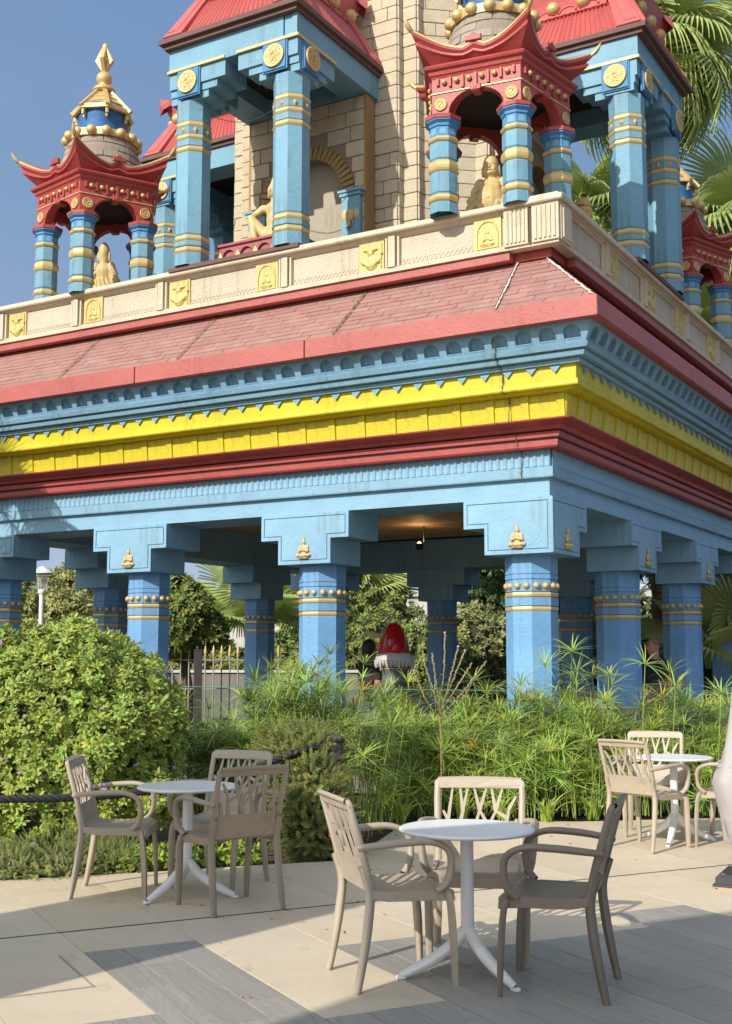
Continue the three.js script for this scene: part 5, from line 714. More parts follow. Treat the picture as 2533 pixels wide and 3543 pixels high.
{ // unseen canopy and block, added out of view to throw the shade on the paving
  const wd = mat('stained timber', [0.20, 0.13, 0.08], { roughness: 0.7, map: rep(T.wood, 1.5) }), wh = mat('white render', [0.70, 0.68, 0.63], { roughness: 0.85, map: paintMap });
  const sx = -Math.sin(SUN_AZ), sz = Math.cos(SUN_AZ);       // towards the sun, along the ground
  const A = [-4.80, 0.02], e = [Math.sin(62 * RAD), -Math.cos(62 * RAD)], Hc = 5.4, at = (t, b) => [A[0] + e[0] * t + sx * b, A[1] * -1 + e[1] * t + sz * b];
  const c = thing('added_shade_canopy', 'unseen flat canopy added behind the camera to shade the paving', 'canopy');
  const slab = [at(0, 0), at(7.6, 0), at(7.6, 5.5), at(0, 5.5)];
  mesh('roof_slab', boxUV(ext(shape(slab.map(([x, z]) => [x, -z])), 0.16).rotateX(-Math.PI / 2).translate(0, Hc, 0)), wh, c);
  for (const [t, b] of [[0.3, 5.2], [7.3, 5.2], [3.8, 5.2], [0.3, 2.6]]) { const [x, z] = at(t, b); mesh('post', boxUV(rbb(x - 0.09, x + 0.09, 0, Hc, z - 0.09, z + 0.09, 0.01)), wd, c); }
  const k = thing('added_shade_block', 'unseen slatted block added left of the camera to shade the paving', 'added_building', [-4.6, 0, -3.75], -SUN_AZ);  // added block, shaped only for the shade band it casts
  mesh('wall', M([bb(-0.83, 0.83, 0, 4.55, -0.5, 0.5)]), wh, k); mesh('roof', M([rbb(-0.84, 0.84, 4.55, 4.70, -0.6, 0.6, 0.02)]), wh, k); for (let i = 0; i < 9; i++) mesh('slat', M([rbb(-0.78 + i * 0.18, -0.66 + i * 0.18, 0.1, 4.4, -0.54, -0.505, 0.006)]), wd, k);
}
// ---------------------------------------------------------------- plants
const green = (key, rgb, tr = 0.3) => mat(key, rgb, { roughness: 0.75, transmission: tr, thickness: 0 });
const lantanaM = green('lantana leaf', [0.33, 0.43, 0.075]), papyrusM = green('papyrus leaf', [0.37, 0.52, 0.075], 0.35), stalkM = green('papyrus stalk', [0.26, 0.34, 0.065], 0.1), rosemM = green('rosemary leaf', [0.24, 0.285, 0.075], 0.15), treeM = green('tree leaf', [0.23, 0.30, 0.06]), paleTreeM = green('pale tree leaf', [0.33, 0.36, 0.12]), darkTreeM = green('dark tree leaf', [0.12, 0.185, 0.045]), palmM = green('fan palm leaf', [0.42, 0.50, 0.16], 0.35), strapM = green('strap leaf', [0.34, 0.47, 0.05], 0.35);
const barkM = mat('grey brown bark', [0.17, 0.125, 0.085], { roughness: 0.95, map: rep(T.stone, 2), bumpMap: rep(T.plaster, 2), bumpScale: 0.02 }), palmBark = mat('fibrous palm trunk', [0.25, 0.165, 0.09], { roughness: 0.95, map: rep(T.stone, 2), bumpMap: rep(T.plaster, 3), bumpScale: 0.03 });
function triGeo(q) { const g = new THREE.BufferGeometry(); g.setAttribute('position', new THREE.Float32BufferAttribute(q, 3)); g.computeVertexNormals(); g.setAttribute('uv', new THREE.Float32BufferAttribute(new Float32Array((q.length / 3) * 2), 2)); return g; }
// a leaf along +y, folded along its midrib and drooping towards +z
function leaf(L, W, fold = 0.25, droop = 0.2, seg = 3) { const q = [], P = (t, s) => { const w = W * Math.sin(Math.PI * Math.pow(clamp(t, 0.02, 1), 0.8)) * 0.5 + 0.0004, y = L * t * Math.cos(droop * t), z = L * droop * t * t; return [s * w, y, z + Math.abs(s) * w * fold]; };
  for (let i = 0; i < seg; i++) for (const s of [-1, 1]) { const a = P(i / seg, 0), b = P((i + 1) / seg, 0), c = P((i + 1) / seg, s), d = P(i / seg, s); q.push(...a, ...b, ...c, ...a, ...c, ...d); } return triGeo(q); }
function rosette(n, L, W, tiltA, tiltB, r, droop = 0.35) { const g = []; for (let i = 0; i < n; i++) { const t = i / n, l = leaf(L * rr(0.75, 1.1, r), W, 0.3, droop, 3); l.rotateX(mix(tiltA, tiltB, t) + rr(-0.15, 0.15, r)); l.rotateY(i * 2.4 + rr(-0.3, 0.3, r)); l.translate(0, rr(-0.3, 0.1, r) * L * 0.6, 0); g.push(l); } return M(g, false); }
const dummy = new THREE.Object3D(), upv = V3(0, 1, 0);
function scatter(name, geo, m, parent, items) { // items: {p:[x,y,z], d:Vector3 direction of +y, s, c:[r,g,b]}
  const im = new THREE.InstancedMesh(geo, m, items.length); im.castShadow = im.receiveShadow = true; im.name = name; const q = new THREE.Quaternion(), q2 = new THREE.Quaternion(), col = new THREE.Color(), mx = new THREE.Matrix4();
  items.forEach((it, i) => { q.setFromUnitVectors(upv, it.d.clone().normalize()); q2.setFromAxisAngle(upv, it.t ?? 0); q.multiply(q2); mx.compose(V3(...it.p), q, V3(it.s, it.sy ?? it.s, it.s)); im.setMatrixAt(i, mx); im.setColorAt(i, col.setRGB(...(it.c || [1, 1, 1]))); });
  parent.add(im); return stuff(im);
}
// crown of leaf clusters over lumpy ellipsoids; lumps: [x,y,z,rx,ry,rz]
function crown(parent, name, lumps, geos, m, n, size, seed, o = {}) {
  const r = rng(seed), vol = lumps.map((l) => l[3] * l[4] + l[4] * l[5] + l[3] * l[5]), tot = vol.reduce((a, b) => a + b, 0), lists = geos.map(() => []);
  for (let i = 0; i < n; i++) { let k = 0, pick = r() * tot; while (pick > vol[k] && k < lumps.length - 1) pick -= vol[k++]; const l = lumps[k]; const u = r() * 2 - 1, a = r() * Math.PI * 2, s = Math.sqrt(1 - u * u), dir = V3(s * Math.cos(a), u, s * Math.sin(a));
    const bump = 1 + 0.16 * (fbm(dir.x * 2.3 + 10, dir.y * 2.3 + dir.z * 2.3 + 10, 64, 3, seed) - 0.5) * 2 * (o.lump ?? 1), depth = 1 - Math.pow(r(), 1.6) * (o.depth ?? 0.35), p = [l[0] + dir.x * l[3] * bump * depth, l[1] + dir.y * l[4] * bump * depth, l[2] + dir.z * l[5] * bump * depth];
    if (p[1] < (o.floor ?? -1)) continue; const d = dir.clone().add(V3(rr(-0.6, 0.6, r), rr(-0.2, 0.9, r), rr(-0.6, 0.6, r))); const b = rr(0.72, 1.25, r), yl = rr(-0.12, 0.22, r); lists[(r() * geos.length) | 0].push({ p, d, s: size * rr(0.7 - (o.vary ?? 0) * 0.6, 1.3 + (o.vary ?? 0) * 0.6, r), t: r() * 6.28, c: [b * (1 + yl), b, b * (1 - yl * 0.5)] }); }
  lists.forEach((L, i) => L.length && scatter(name, geos[i], m, parent, L));
}
const coreOf = (parent, lumps, m, k, name = 'shade_core') => mesh(name, M(lumps.map((l) => new THREE.IcosahedronGeometry(1, 3).scale(l[3] * k, l[4] * k, l[5] * k).translate(l[0], l[1], l[2])), false), m, parent);
const rL = rng(101);
const lantG = [0, 1, 2].map(() => rosette(9, 0.062, 0.026, 0.25, 1.45, rL)), treeG = [0, 1].map(() => rosette(9, 0.15, 0.062, 0.3, 1.7, rL)), bigTreeG = [0, 1].map(() => rosette(10, 0.24, 0.085, 0.3, 1.8, rL));
const innerM = mat('painted inner shade', [0.045, 0.05, 0.018], { roughness: 1 });  // near-black solid cores: shade between the leaves is put into the colour

{ // the flowering bush at the left
  const lumps = [[0, 0.95, 0, 1.12, 0.98, 0.85], [-0.9, 0.85, 0.15, 0.9, 0.9, 0.8], [0.42, 0.72, 0.18, 0.62, 0.78, 0.62], [-0.2, 0.45, 0.30, 1.2, 0.55, 0.6], [0.1, 1.25, -0.1, 0.75, 0.68, 0.7]];
  const t = thing('lantana_bush', 'large rounded yellow-green bush with small purple flowers at the left', 'bush', [-2.66, 0, -10.55]);
  { const r = rng(66); for (let i = 0; i < 22; i++) { const u = rr(-0.1, 0.95, r), a = rr(-0.2, 3.3, r), q = Math.sqrt(1 - u * u), l = lumps[(r() * 5) | 0], s = rr(0.10, 0.20, r); lumps.push([l[0] + Math.cos(a) * q * l[3], l[1] + u * l[4], l[2] + Math.sin(a) * q * l[5], s, s * 1.2, s]); } }
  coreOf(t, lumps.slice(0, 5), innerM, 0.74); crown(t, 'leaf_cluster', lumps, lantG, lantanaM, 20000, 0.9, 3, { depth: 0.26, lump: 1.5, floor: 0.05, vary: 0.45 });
  const fl = M([0, 1, 2, 3, 4, 5, 6].map((i) => { const a = i * 0.9; return new THREE.SphereGeometry(0.011, 6, 4).scale(1, 0.5, 1).translate(Math.cos(a) * 0.016 * (i ? 1 : 0), i ? 0 : 0.006, Math.sin(a) * 0.016 * (i ? 1 : 0)); }), false), fm = mat('lilac petals', [0.38, 0.20, 0.40], { roughness: 0.7 }), r = rng(55);
  for (let i = 0; i < 60; i++) { const l = lumps[(r() * 5) | 0], u = rr(-0.5, 0.9, r), a = rr(0.0, Math.PI, r), s = Math.sqrt(1 - u * u), f = mesh('flower', fl, fm, t); f.position.set(l[0] + Math.cos(a) * s * l[3] * 1.14, l[1] + u * l[4] * 1.14, l[2] + Math.sin(a) * s * l[5] * 1.14); f.rotation.set(rr(0, 1.2, r), r() * 6, 0); f.scale.setScalar(rr(0.6, 1.0, r)); }
}
// sprigs for rosemary and the creeping cover: a stem set with needles
function sprig(L, n, nl, nw, r) { const g = []; for (let i = 0; i < n; i++) { const t = (i + 1) / n, l = leaf(nl * (1.1 - 0.5 * t), nw, 0.2, 0.25, 2); l.rotateX(0.95 - 0.5 * t); l.rotateY(i * 2.4); l.translate(0, L * t * 0.92, 0); g.push(l); } g.push(new THREE.CylinderGeometry(0.0012, 0.002, L, 4).translate(0, L / 2, 0)); return M(g, false); }
const sprigG = [sprig(0.17, 42, 0.030, 0.0055, rL), sprig(0.13, 34, 0.028, 0.005, rL)];
{ const t = thing('rosemary_bush', 'olive green rosemary spilling over the rope left of the black post', 'bush', [-0.56, 0, -10.62]);
  const lumps = [[0.04, 0.84, 0.1, 0.27, 0.17, 0.24], [-0.14, 0.80, 0.14, 0.20, 0.17, 0.22], [0.12, 0.58, 0.25, 0.22, 0.34, 0.24], [0.12, 0.28, 0.30, 0.24, 0.34, 0.22], [-0.06, 0.46, 0.22, 0.2, 0.36, 0.2]];
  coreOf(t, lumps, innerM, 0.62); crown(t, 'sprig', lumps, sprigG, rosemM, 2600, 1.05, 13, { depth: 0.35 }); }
{ const jm = green('juniper leaf', [0.31, 0.37, 0.125], 0.15), spots = [[-2.40, 9.50, 0.40, 0.27], [-2.02, 9.66, 0.30, 0.20], [-2.74, 9.36, 0.28, 0.20]], names = ['grey-green creeping juniper at the foot of the flowering bush, middle mound', 'grey-green creeping juniper mound behind the left chair legs', 'grey-green creeping juniper mound nearest the left edge']; spots.forEach(([x, d, R, h], i) => { const t = thing('creeping_juniper', names[i], 'shrub', [x, 0, -d]); const l = [[0, 0.04, 0, R, h, R * 0.7], [R * 0.4, 0.03, 0.05, R * 0.6, h * 0.8, R * 0.5]]; coreOf(t, l, innerM, 0.6); crown(t, 'sprig', l, sprigG, jm, 1000, 0.5, 60 + i, { floor: 0 }); });
  const low = [[-1.62, 9.75], [-1.35, 9.88], [-1.05, 9.98], [-1.82, 9.66]], nm = ['first from the left', 'second from the left', 'fourth from the left', 'leftmost']; low.forEach(([x, d], i) => { const t = thing('leafy_groundcover', 'bright green leafy groundcover tuft at the paving edge, ' + ['second from the left', 'third from the left', 'rightmost', 'leftmost'][i], 'groundcover', [x, 0, -d]); crown(t, 'leaf_cluster', [[0, 0.06, 0, 0.20, 0.12, 0.14]], lantG, strapM, 120, 0.9, 80 + i, { floor: 0, depth: 0.8 }); }); }

// ---- papyrus
const rP = rng(202);
function umbel(n, L, r) { const q = []; for (let i = 0; i < n; i++) { const a = (i / n) * Math.PI * 2 * 1.0 + rr(-0.2, 0.2, r), e = rr(0.05, 0.95, r), l = L * rr(0.7, 1.12, r), w = 0.0052 * rr(0.7, 1.3, r), dr = rr(0.25, 0.75, r); const P = (t, s) => { const h = l * t * Math.cos(e), y = l * t * Math.sin(e) - l * dr * t * t * 0.55, ww = w * (t < 0.15 ? 0.5 + t * 3.3 : 1 - Math.pow((t - 0.15) / 0.85, 2)) + 0.0004; return [Math.cos(a) * h - Math.sin(a) * ww * s, y, Math.sin(a) * h + Math.cos(a) * ww * s]; }; for (let k = 0; k < 4; k++) { const A = P(k / 4, -1), B = P(k / 4, 1), Cc = P((k + 1) / 4, 1), D = P((k + 1) / 4, -1); q.push(...A, ...B, ...Cc, ...A, ...Cc, ...D); } } return triGeo(q); }
const umbelG = [umbel(20, 0.32, rP), umbel(26, 0.29, rP), umbel(15, 0.35, rP), umbel(18, 0.25, rP)], stemG = M([new THREE.CylinderGeometry(0.0035, 0.006, 1, 5).translate(0, 0.5, 0)], false);
{ // the mass of papyrus, too many stems to count
  const t = tag(new THREE.Group(), 'dense bright green papyrus thicket filling the bed before the pavilion', 'papyrus'); t.name = 'papyrus_thicket'; t.userData.kind = 'stuff'; scene.add(t);
  const U = umbelG.map(() => []), S = []; const r = rng(303);
  const bed = (x) => { for (let i = 0; i < edgePts.length - 1; i++) if (x >= edgePts[i][0] && x <= edgePts[i + 1][0]) return -mix(edgePts[i][1], edgePts[i + 1][1], (x - edgePts[i][0]) / (edgePts[i + 1][0] - edgePts[i][0])); return 13; };
  for (let i = 0; i < 2700; i++) {
    const x = rr(-1.75, 4.3, r); let d = bed(x) + 0.12 + Math.pow(r(), 0.9) * 2.1; if (x < 0.2) d = Math.max(d, 11.1 + Math.max(0, -x) * 0.35 + r() * 1.3); if (d > 13.9 + 0.0 * x && x > 0.4) d = rr(12.9, 13.9, r); if (d > 14.3) d = rr(12.2, 14.2, r);
    const col = fbm(x * 1.6 + 20, d * 1.6 + 20, 64, 3, 77); const fr = clamp((d - bed(x)) / 1.6); let h = mix(0.16, 0.50, fr) + mix(0.55, 0.88, fr) * Math.pow(r(), mix(1.1, 0.7, fr)) * mix(0.75, 1.10, col); h *= 1.12; if (x < -0.2) h *= 1.08; if (x < -1.1) h *= 0.62; if (x > 2.75 && x < 3.3 && d > 12.6) h *= 0.82; if (x > 0.1 && x < 0.85) h *= 0.93; h *= rr(0.72, 1.04, r); if (r() < 0.06) h += rr(0.12, 0.36, r); if (col < 0.45 && r() < 0.7) continue;
    const lx = rr(-0.20, 0.20, r) * h, lz = rr(-0.16, 0.20, r) * h, p = [x + lx, h, -d + lz], dir = V3(lx, h, lz); S.push({ p: [x, 0, -d], d: dir, s: 1, sy: dir.length(), c: [1, 1, 1] });
    const b = rr(0.5, 1.22, r) * mix(0.72, 1.1, sstep(0.35, 0.6, fbm(x * 2.3 + 5, d * 2.3 + 5, 64, 2, 99))), yl = r() < 0.02 ? 0.7 : rr(-0.18, 0.25, r); U[(r() * 4) | 0].push({ p, d: dir.clone().add(V3(rr(-0.25, 0.25, r), 0, rr(-0.1, 0.35, r))), s: rr(0.7, 1.3, r), t: r() * 6.28, c: [b * (1 + yl), b, b * (1 - yl)] });
  }
  scatter('stalks', stemG, stalkM, t, S); U.forEach((L, i) => scatter('leaf_umbels', umbelG[i], papyrusM, t, L));
}
{ // tall single stalks that stand out against the columns
  const at = [[1205, 1480, 13.2, 'before the sunlit corner column'], [1265, 1448, 13.4, 'just right of the sunlit corner column'], [1425, 1475, 13.0, 'before the man in the dark shirt'], [1345, 1500, 13.1, 'before the second column of the shaded side'], [1490, 1525, 12.9, 'before the third column of the shaded side'], [1590, 1540, 12.8, 'at the right end of the thicket'], [745, 1540, 12.4, 'before the middle column'], [560, 1560, 12.0, 'right of the dark gate post'], [1150, 1520, 12.9, 'at the left of the sunlit corner column']];
  at.forEach(([px, py, d, where], i) => { const h = 1.6 + ((1468 - py) / 2700) * d, x = ((px - 812) / 2700) * d, t = thing('papyrus_stalk', 'tall papyrus stalk with open leaf crown ' + where, 'papyrus stalk', [x - 0.06, 0, -d]); const s = mesh('stalk', M([tube([[0, 0, 0], [0.02, h * 0.5, 0], [0.06, h, 0.03]], 0.005, 10, 5)], false), stalkM, t); const u = mesh('leaf_crown', umbelG[i % 4], papyrusM, t); u.position.set(0.06, h, 0.03); u.rotation.set(0.25, i * 1.3, 0.1 * (i % 3)); u.scale.setScalar(1.15); });
}
{ // strap-leaved plants at the paving edge
  const sl = [0, 1, 2].map((k) => { const q = [], L = 0.42, n = 7; const P = (t, s) => { const a = 1.35 - t * (1.3 + 0.3 * k), w = 0.019 * Math.sin(Math.PI * Math.pow(clamp(t, 0.04, 1), 0.6)) + 0.0006; let y = 0, z = 0; const N = 10; for (let i = 0; i < N; i++) { const aa = 1.35 - ((t * i) / N) * (1.3 + 0.3 * k); y += (Math.sin(aa) * L * t) / N; z += (Math.cos(aa) * L * t) / N; } return [s * w, y + Math.abs(s) * w * 0.4, z]; }; for (let i = 0; i < n; i++) for (const s of [-1, 1]) { const a = P(i / n, 0), b = P((i + 1) / n, 0), c = P((i + 1) / n, s), d = P(i / n, s); q.push(...a, ...b, ...c, ...a, ...c, ...d); } return triGeo(q); });
  const r = rng(404); [[0.98, 12.70, 'first left of the far right table'], [1.38, 12.52, 'second left of the far right table'], [1.80, 12.48, 'third left of the far right table'], [2.30, 12.62, 'behind the far right table'], [0.35, 12.2, 'behind the front middle chair']].forEach(([x, d, w], i) => { const t = thing('strap_leaf_plant', 'arching yellow-green strap leaves at the paving edge ' + w, 'plant', [x, 0, -d]); for (let k = 0; k < 16; k++) { const m = mesh('leaf', sl[k % 3], strapM, t); m.rotation.y = k * 2.4 + rr(-0.3, 0.3, r); m.scale.setScalar(rr(0.7, 1.15, r)); m.position.set(rr(-0.05, 0.05, r), 0, rr(-0.05, 0.05, r)); } });
}
{ // tall flowering weed before the pavilion
  const d = 12.3, x0 = ((985 - 812) / 2700) * d, t = thing('flowering_weed', 'tall dry flowering weed with pink buds standing before the pavilion', 'weed', [x0 - 0.05, 0, -d]); const r = rng(505);
  const stemM = mat('dry weed stem', [0.30, 0.25, 0.12], { roughness: 0.9 }), g = [], lv = [], tips = []; const H = [[0.06, 1.88], [0.18, 1.74], [-0.16, 1.60], [0.32, 1.58], [0.26, 1.70], [-0.08, 1.68], [-0.26, 1.50], [0.46, 1.60], [0.36, 1.46]];
  H.forEach(([dx, h], i) => { const base = [rr(-0.02, 0.02, r), 0.95 + rr(0, 0.2, r), rr(-0.03, 0.03, r)], tip = [dx, h, rr(-0.08, 0.12, r)], mid = [mix(base[0], tip[0], 0.55) + rr(-0.03, 0.03, r), mix(base[1], tip[1], 0.5), mix(0, tip[2], 0.5)]; g.push(tube([base, mid, tip], 0.0045, 10, 5)); for (let k = 0; k < 26; k++) { const u = 0.45 + 0.55 * (k / 26), y = mix(mid[1], tip[1], (u - 0.45) / 0.55); const p = [mix(mid[0], tip[0], (u - 0.45) / 0.55), y, mix(mid[2], tip[2], (u - 0.45) / 0.55)]; g.push(new THREE.OctahedronGeometry(0.0085, 0).scale(1, 1.5, 1).translate(p[0] + rr(-0.008, 0.008, r), p[1], p[2] + rr(-0.008, 0.008, r))); } for (let k = 0; k < 14; k++) { const u = k / 14, l = leaf(0.07, 0.014, 0.2, 0.3, 2); l.rotateX(0.9); l.rotateY(k * 2.4); l.translate(mix(base[0], mid[0], u), mix(base[1], mid[1], u), mix(base[2], mid[2], u)); lv.push(l); } if (i % 2 === 0 || i === 1) tips.push(sph(0.014, ...tip, 6, 5)); });
  g.push(tube([[0, 0, 0], [0.01, 0.5, 0], [0, 1.05, 0]], 0.007, 8, 5)); mesh('stem', M(g, false), stemM, t); mesh('leaves', M(lv, false), lantanaM, t); for (const g2 of tips) mesh('flower_bud', g2, mat('pink buds', [0.55, 0.2, 0.5], { roughness: 0.7 }), t);
}
// ---- trees behind the pavilion
function tree(name, label, x, d, h, lumps, m, n, size, seed, geos = treeG, trunkR = 0.12) {
  const t = thing(name, label, 'tree', [x, 0, -d]); mesh('trunk', M([limb([[0, -0.05, 0], [0.05, h * 0.35, 0], [-0.04, h * 0.7, 0.03], [0, h, 0]], [trunkR * 1.3, trunkR, trunkR * 0.75, trunkR * 0.4], 12, 8), ...lumps.slice(0, 5).map((l) => limb([[0, h * 0.45, 0], [l[0] * 0.4, mix(h * 0.5, l[1], 0.5), l[2] * 0.4], [l[0] * 0.8, l[1], l[2] * 0.8]], [trunkR * 0.55, trunkR * 0.4, trunkR * 0.15], 8, 6))]), barkM, t);
  crown(t, 'crown', lumps, geos, m, n, size, seed, { depth: 0.6 }); return t; }
const rT = rng(606), lum = (n, X, Y0, Y1, R, Z = X) => Array.from({ length: n }, () => { const s = rr(0.55, 1.0, rT) * R; return [rr(-X, X, rT), rr(Y0, Y1, rT), rr(-Z, Z, rT), s, s * 0.85, s]; });
tree('broadleaf_tree', 'pale olive tree behind the lamp post at the far left', -7.5, 30, 2.6, lum(9, 1.2, 2.0, 3.6, 0.85), paleTreeM, 2600, 1.0, 21);
tree('broadleaf_tree', 'round glossy green tree seen between the two left columns', -3.95, 27, 2.4, lum(10, 0.42, 1.9, 3.6, 0.66), treeM, 3600, 0.9, 22);
tree('broadleaf_tree', 'dark spreading tree behind the middle of the pavilion', 5.2, 44, 4.4, lum(12, 2.6, 2.2, 5.6, 1.5), darkTreeM, 3600, 1.6, 23);
tree('broadleaf_tree', 'deep shaded tree behind the right end of the pavilion', 8.6, 31, 3.6, lum(14, 2.4, 1.2, 4.6, 1.2), darkTreeM, 4200, 1.2, 24);
tree('broadleaf_tree', 'light feathery tree beside the middle column, behind the pavilion', -1.95, 40, 4.2, lum(10, 0.9, 2.8, 5.6, 1.1), treeM, 3000, 1.5, 25);
{ const hd = [['sunlit shrub behind the metal fence', -5.2, 25.5, 1.4, 0.55, treeM], ['mid green shrub right of the metal fence', -2.6, 33, 1.8, 1.0, treeM], ['second sunlit shrub behind the metal fence', -4.3, 33, 2.0, 1.0, paleTreeM], ['mid green shrub behind the urn', 0.9, 34, 2.6, 1.5, treeM], ['dark shrub right of the urn', 2.7, 25, 1.5, 0.85, darkTreeM], ['lit oleander shrub behind the corner column', 3.9, 36, 3.4, 1.5, paleTreeM], ['dark shrub behind the man', 6.2, 27, 2.4, 1.4, darkTreeM], ['dark shrub at the far right', 9.2, 26, 2.0, 1.6, darkTreeM], ['pink flowering oleander near the lamp post', -6.1, 27, 2.0, 0.75, paleTreeM], ['leafy shrub at the far left behind the bush', -8.2, 24, 1.5, 1.0, treeM], ['tall hedge far behind the middle of the pavilion', -0.5, 40, 3.4, 2.2, treeM], ['tall hedge far behind the corner column', 6.5, 43, 3.6, 2.4, treeM]];
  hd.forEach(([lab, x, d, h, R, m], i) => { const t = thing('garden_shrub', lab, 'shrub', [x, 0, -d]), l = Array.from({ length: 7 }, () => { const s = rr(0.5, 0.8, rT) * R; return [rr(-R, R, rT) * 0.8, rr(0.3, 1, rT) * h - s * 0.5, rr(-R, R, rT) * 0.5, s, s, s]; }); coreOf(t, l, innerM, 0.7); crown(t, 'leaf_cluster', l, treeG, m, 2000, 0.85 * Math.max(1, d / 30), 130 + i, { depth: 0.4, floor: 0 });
    if (lab.startsWith('pink')) { const r = rng(9); const pm = mat('pink oleander petals', [0.6, 0.12, 0.14], { roughness: 0.8 }), bg = new THREE.IcosahedronGeometry(0.045, 0); for (let k = 0; k < 40; k++) { const q = l[(r() * 6) | 0], u = rr(-0.2, 1, r), a = r() * 3.14, s = Math.sqrt(1 - u * u), b = mesh('blossom', bg, pm, t); b.position.set(q[0] + Math.cos(a) * s * q[3], q[1] + u * q[4], q[2] + Math.sin(a) * s * q[5]); } } }); }
// ---- fan palms
function fanLeaf(n, R, spread, droop, r) { // blade in the xy plane from the hinge, +y its middle
  const q = []; for (let i = 0; i < n; i++) { const a = mix(-spread, spread, (i + 0.5) / n), da = (spread / n) * 0.98, l = R * (0.80 + 0.2 * Math.cos(a * 0.8)) * rr(0.92, 1.05, r), fr = 0.52, K = 8; const P = (t, s) => { const rad = l * t, w = t < fr ? Math.tan(da) * rad : Math.tan(da) * l * fr * (1 - Math.pow((t - fr) / (1 - fr), 1.4)) + 0.002, f = Math.max(0, t - 0.35), dz = 0.03 * Math.abs(s) * (t < fr ? t / fr : 1) * 1.2; let x = Math.sin(a) * rad + Math.cos(a) * w * s, y = Math.cos(a) * rad - Math.sin(a) * w * s; return [x, y, dz + 0.10 * Math.sin(a * 0.5) ** 2 * t - droop * R * f * f * 1.5]; };
    for (let k = 0; k < K; k++) for (const s of [-1, 1]) { const A = P(k / K, 0), B = P((k + 1) / K, 0), Cc = P((k + 1) / K, s), D = P(k / K, s); q.push(...A, ...B, ...Cc, ...A, ...Cc, ...D); } } return triGeo(q); }
const rF = rng(707), fanG = [fanLeaf(46, 1.25, 2.35, 0.55, rF), fanLeaf(44, 1.15, 2.2, 0.9, rF), fanLeaf(48, 1.2, 2.4, 0.25, rF)];
function fanPalm(name, label, x, d, top, crownS, n, trunkR, seed, o = {}) {
  const t = thing(name, label, 'palm', [x, 0, -d]), r = rng(seed);
  if (top > 0.6) { const rows = []; for (let i = 0; i <= 60; i++) { const y = (i / 60) * top; rows.push([trunkR * mix(1.15, 0.95, i / 60) * (i % 2 ? 1.06 : 0.95), y]); } mesh('trunk', boxUV(flat(lathe(rows, 18))), palmBark, t);
    if (o.boots) { const bg = M([rb(0.10, 0.17, 0.03, 0.008).rotateX(0.35)]); const L = []; for (let i = 0; i < 140; i++) { const y = rr(0.8, top, r), a = i * 2.4; L.push(bg.clone().rotateY(a).translate(Math.sin(a) * trunkR * 1.02, y, Math.cos(a) * trunkR * 1.02)); } stuff(mesh('leaf_bases', M(L), palmBark, t)); } }
  for (let i = 0; i < n; i++) { const a = i * 2.39996 + rr(-0.2, 0.2, r), e = o.up ? mix(1.45, 0.15, i / n) : mix(1.35, -0.95, Math.pow(i / n, 0.85)), L = (o.stalk ?? 0.95) * rr(0.85, 1.15, r) * crownS, dx = Math.cos(e) * Math.cos(a), dz = Math.cos(e) * Math.sin(a), dy = Math.sin(e); const base = V3(0, top, 0), hinge = V3(dx * L, top + dy * L - 0.12 * L, dz * L);
    const f = mesh('frond', fanG[(o.up ? 2 : e > 0.3 ? 0 : 1)], palmM, t); f.position.copy(hinge); const fwd = V3(dx, dy - (o.up ? 0.1 : 0.45), dz).normalize(), side = V3(-dz, 0, dx).normalize().multiplyScalar(1), nrm = V3().crossVectors(side, fwd).normalize(); if (nrm.y < 0) nrm.negate(); const xx = V3().crossVectors(fwd, nrm).normalize(); f.quaternion.setFromRotationMatrix(new THREE.Matrix4().makeBasis(xx, fwd, nrm)); f.rotateY(rr(-0.5, 0.5, r)); f.scale.setScalar(crownS * rr(0.85, 1.12, r));
    const st = mesh('leaf_stalk', M([limb([[0, 0, 0], [(-dx * L) * 0.5, (-dy * L) * 0.5 + 0.10 * L, (-dz * L) * 0.5], [-dx * L, -dy * L + 0.12 * L, -dz * L]], [0.018, 0.022, 0.035], 8, 5)], false), palmM, t); st.position.copy(hinge); }
  return t;
}
fanPalm('fan_palm', 'tall fan palm with hanging fronds at the top right, beside the right portico', 6.15, 25.0, 14.6, 1.12, 40, 0.26, 31);
fanPalm('fan_palm', 'fan palm whose drooping crown shows between the columns of the right portico', 5.6, 30.0, 12.6, 1.15, 34, 0.26, 32);
fanPalm('fan_palm', 'stiff dark fan palm at the right edge above the balustrade', 8.3, 26.0, 10.8, 1.25, 34, 0.28, 33);
fanPalm('fan_palm', 'lower fan palm at the right edge behind the far kiosk', 7.6, 25.0, 7.6, 1.15, 32, 0.26, 34);
fanPalm('fan_palm', 'rough-trunked palm rising behind the middle of the pavilion', 0.95, 40.5, 8.0, 1.2, 16, 0.38, 35, { boots: true });
fanPalm('dwarf_fan_palm', 'low fan palm just behind the metal fence', -3.0, 34.0, 2.5, 1.15, 15, 0.16, 36, { up: true });
fanPalm('dwarf_fan_palm', 'low fan palm left of the rough palm trunk', -0.42, 40.5, 3.7, 1.4, 19, 0.18, 37, { up: true });
fanPalm('dwarf_fan_palm', 'dark low fan palm at the right edge behind the pavilion', 6.75, 22.5, 1.7, 0.95, 15, 0.14, 38, { up: true });
fanPalm('fan_palm', 'fan palm outside the left edge, shading the far left of the facade', -7.7, 15.2, 5.6, 0.75, 16, 0.2, 39);
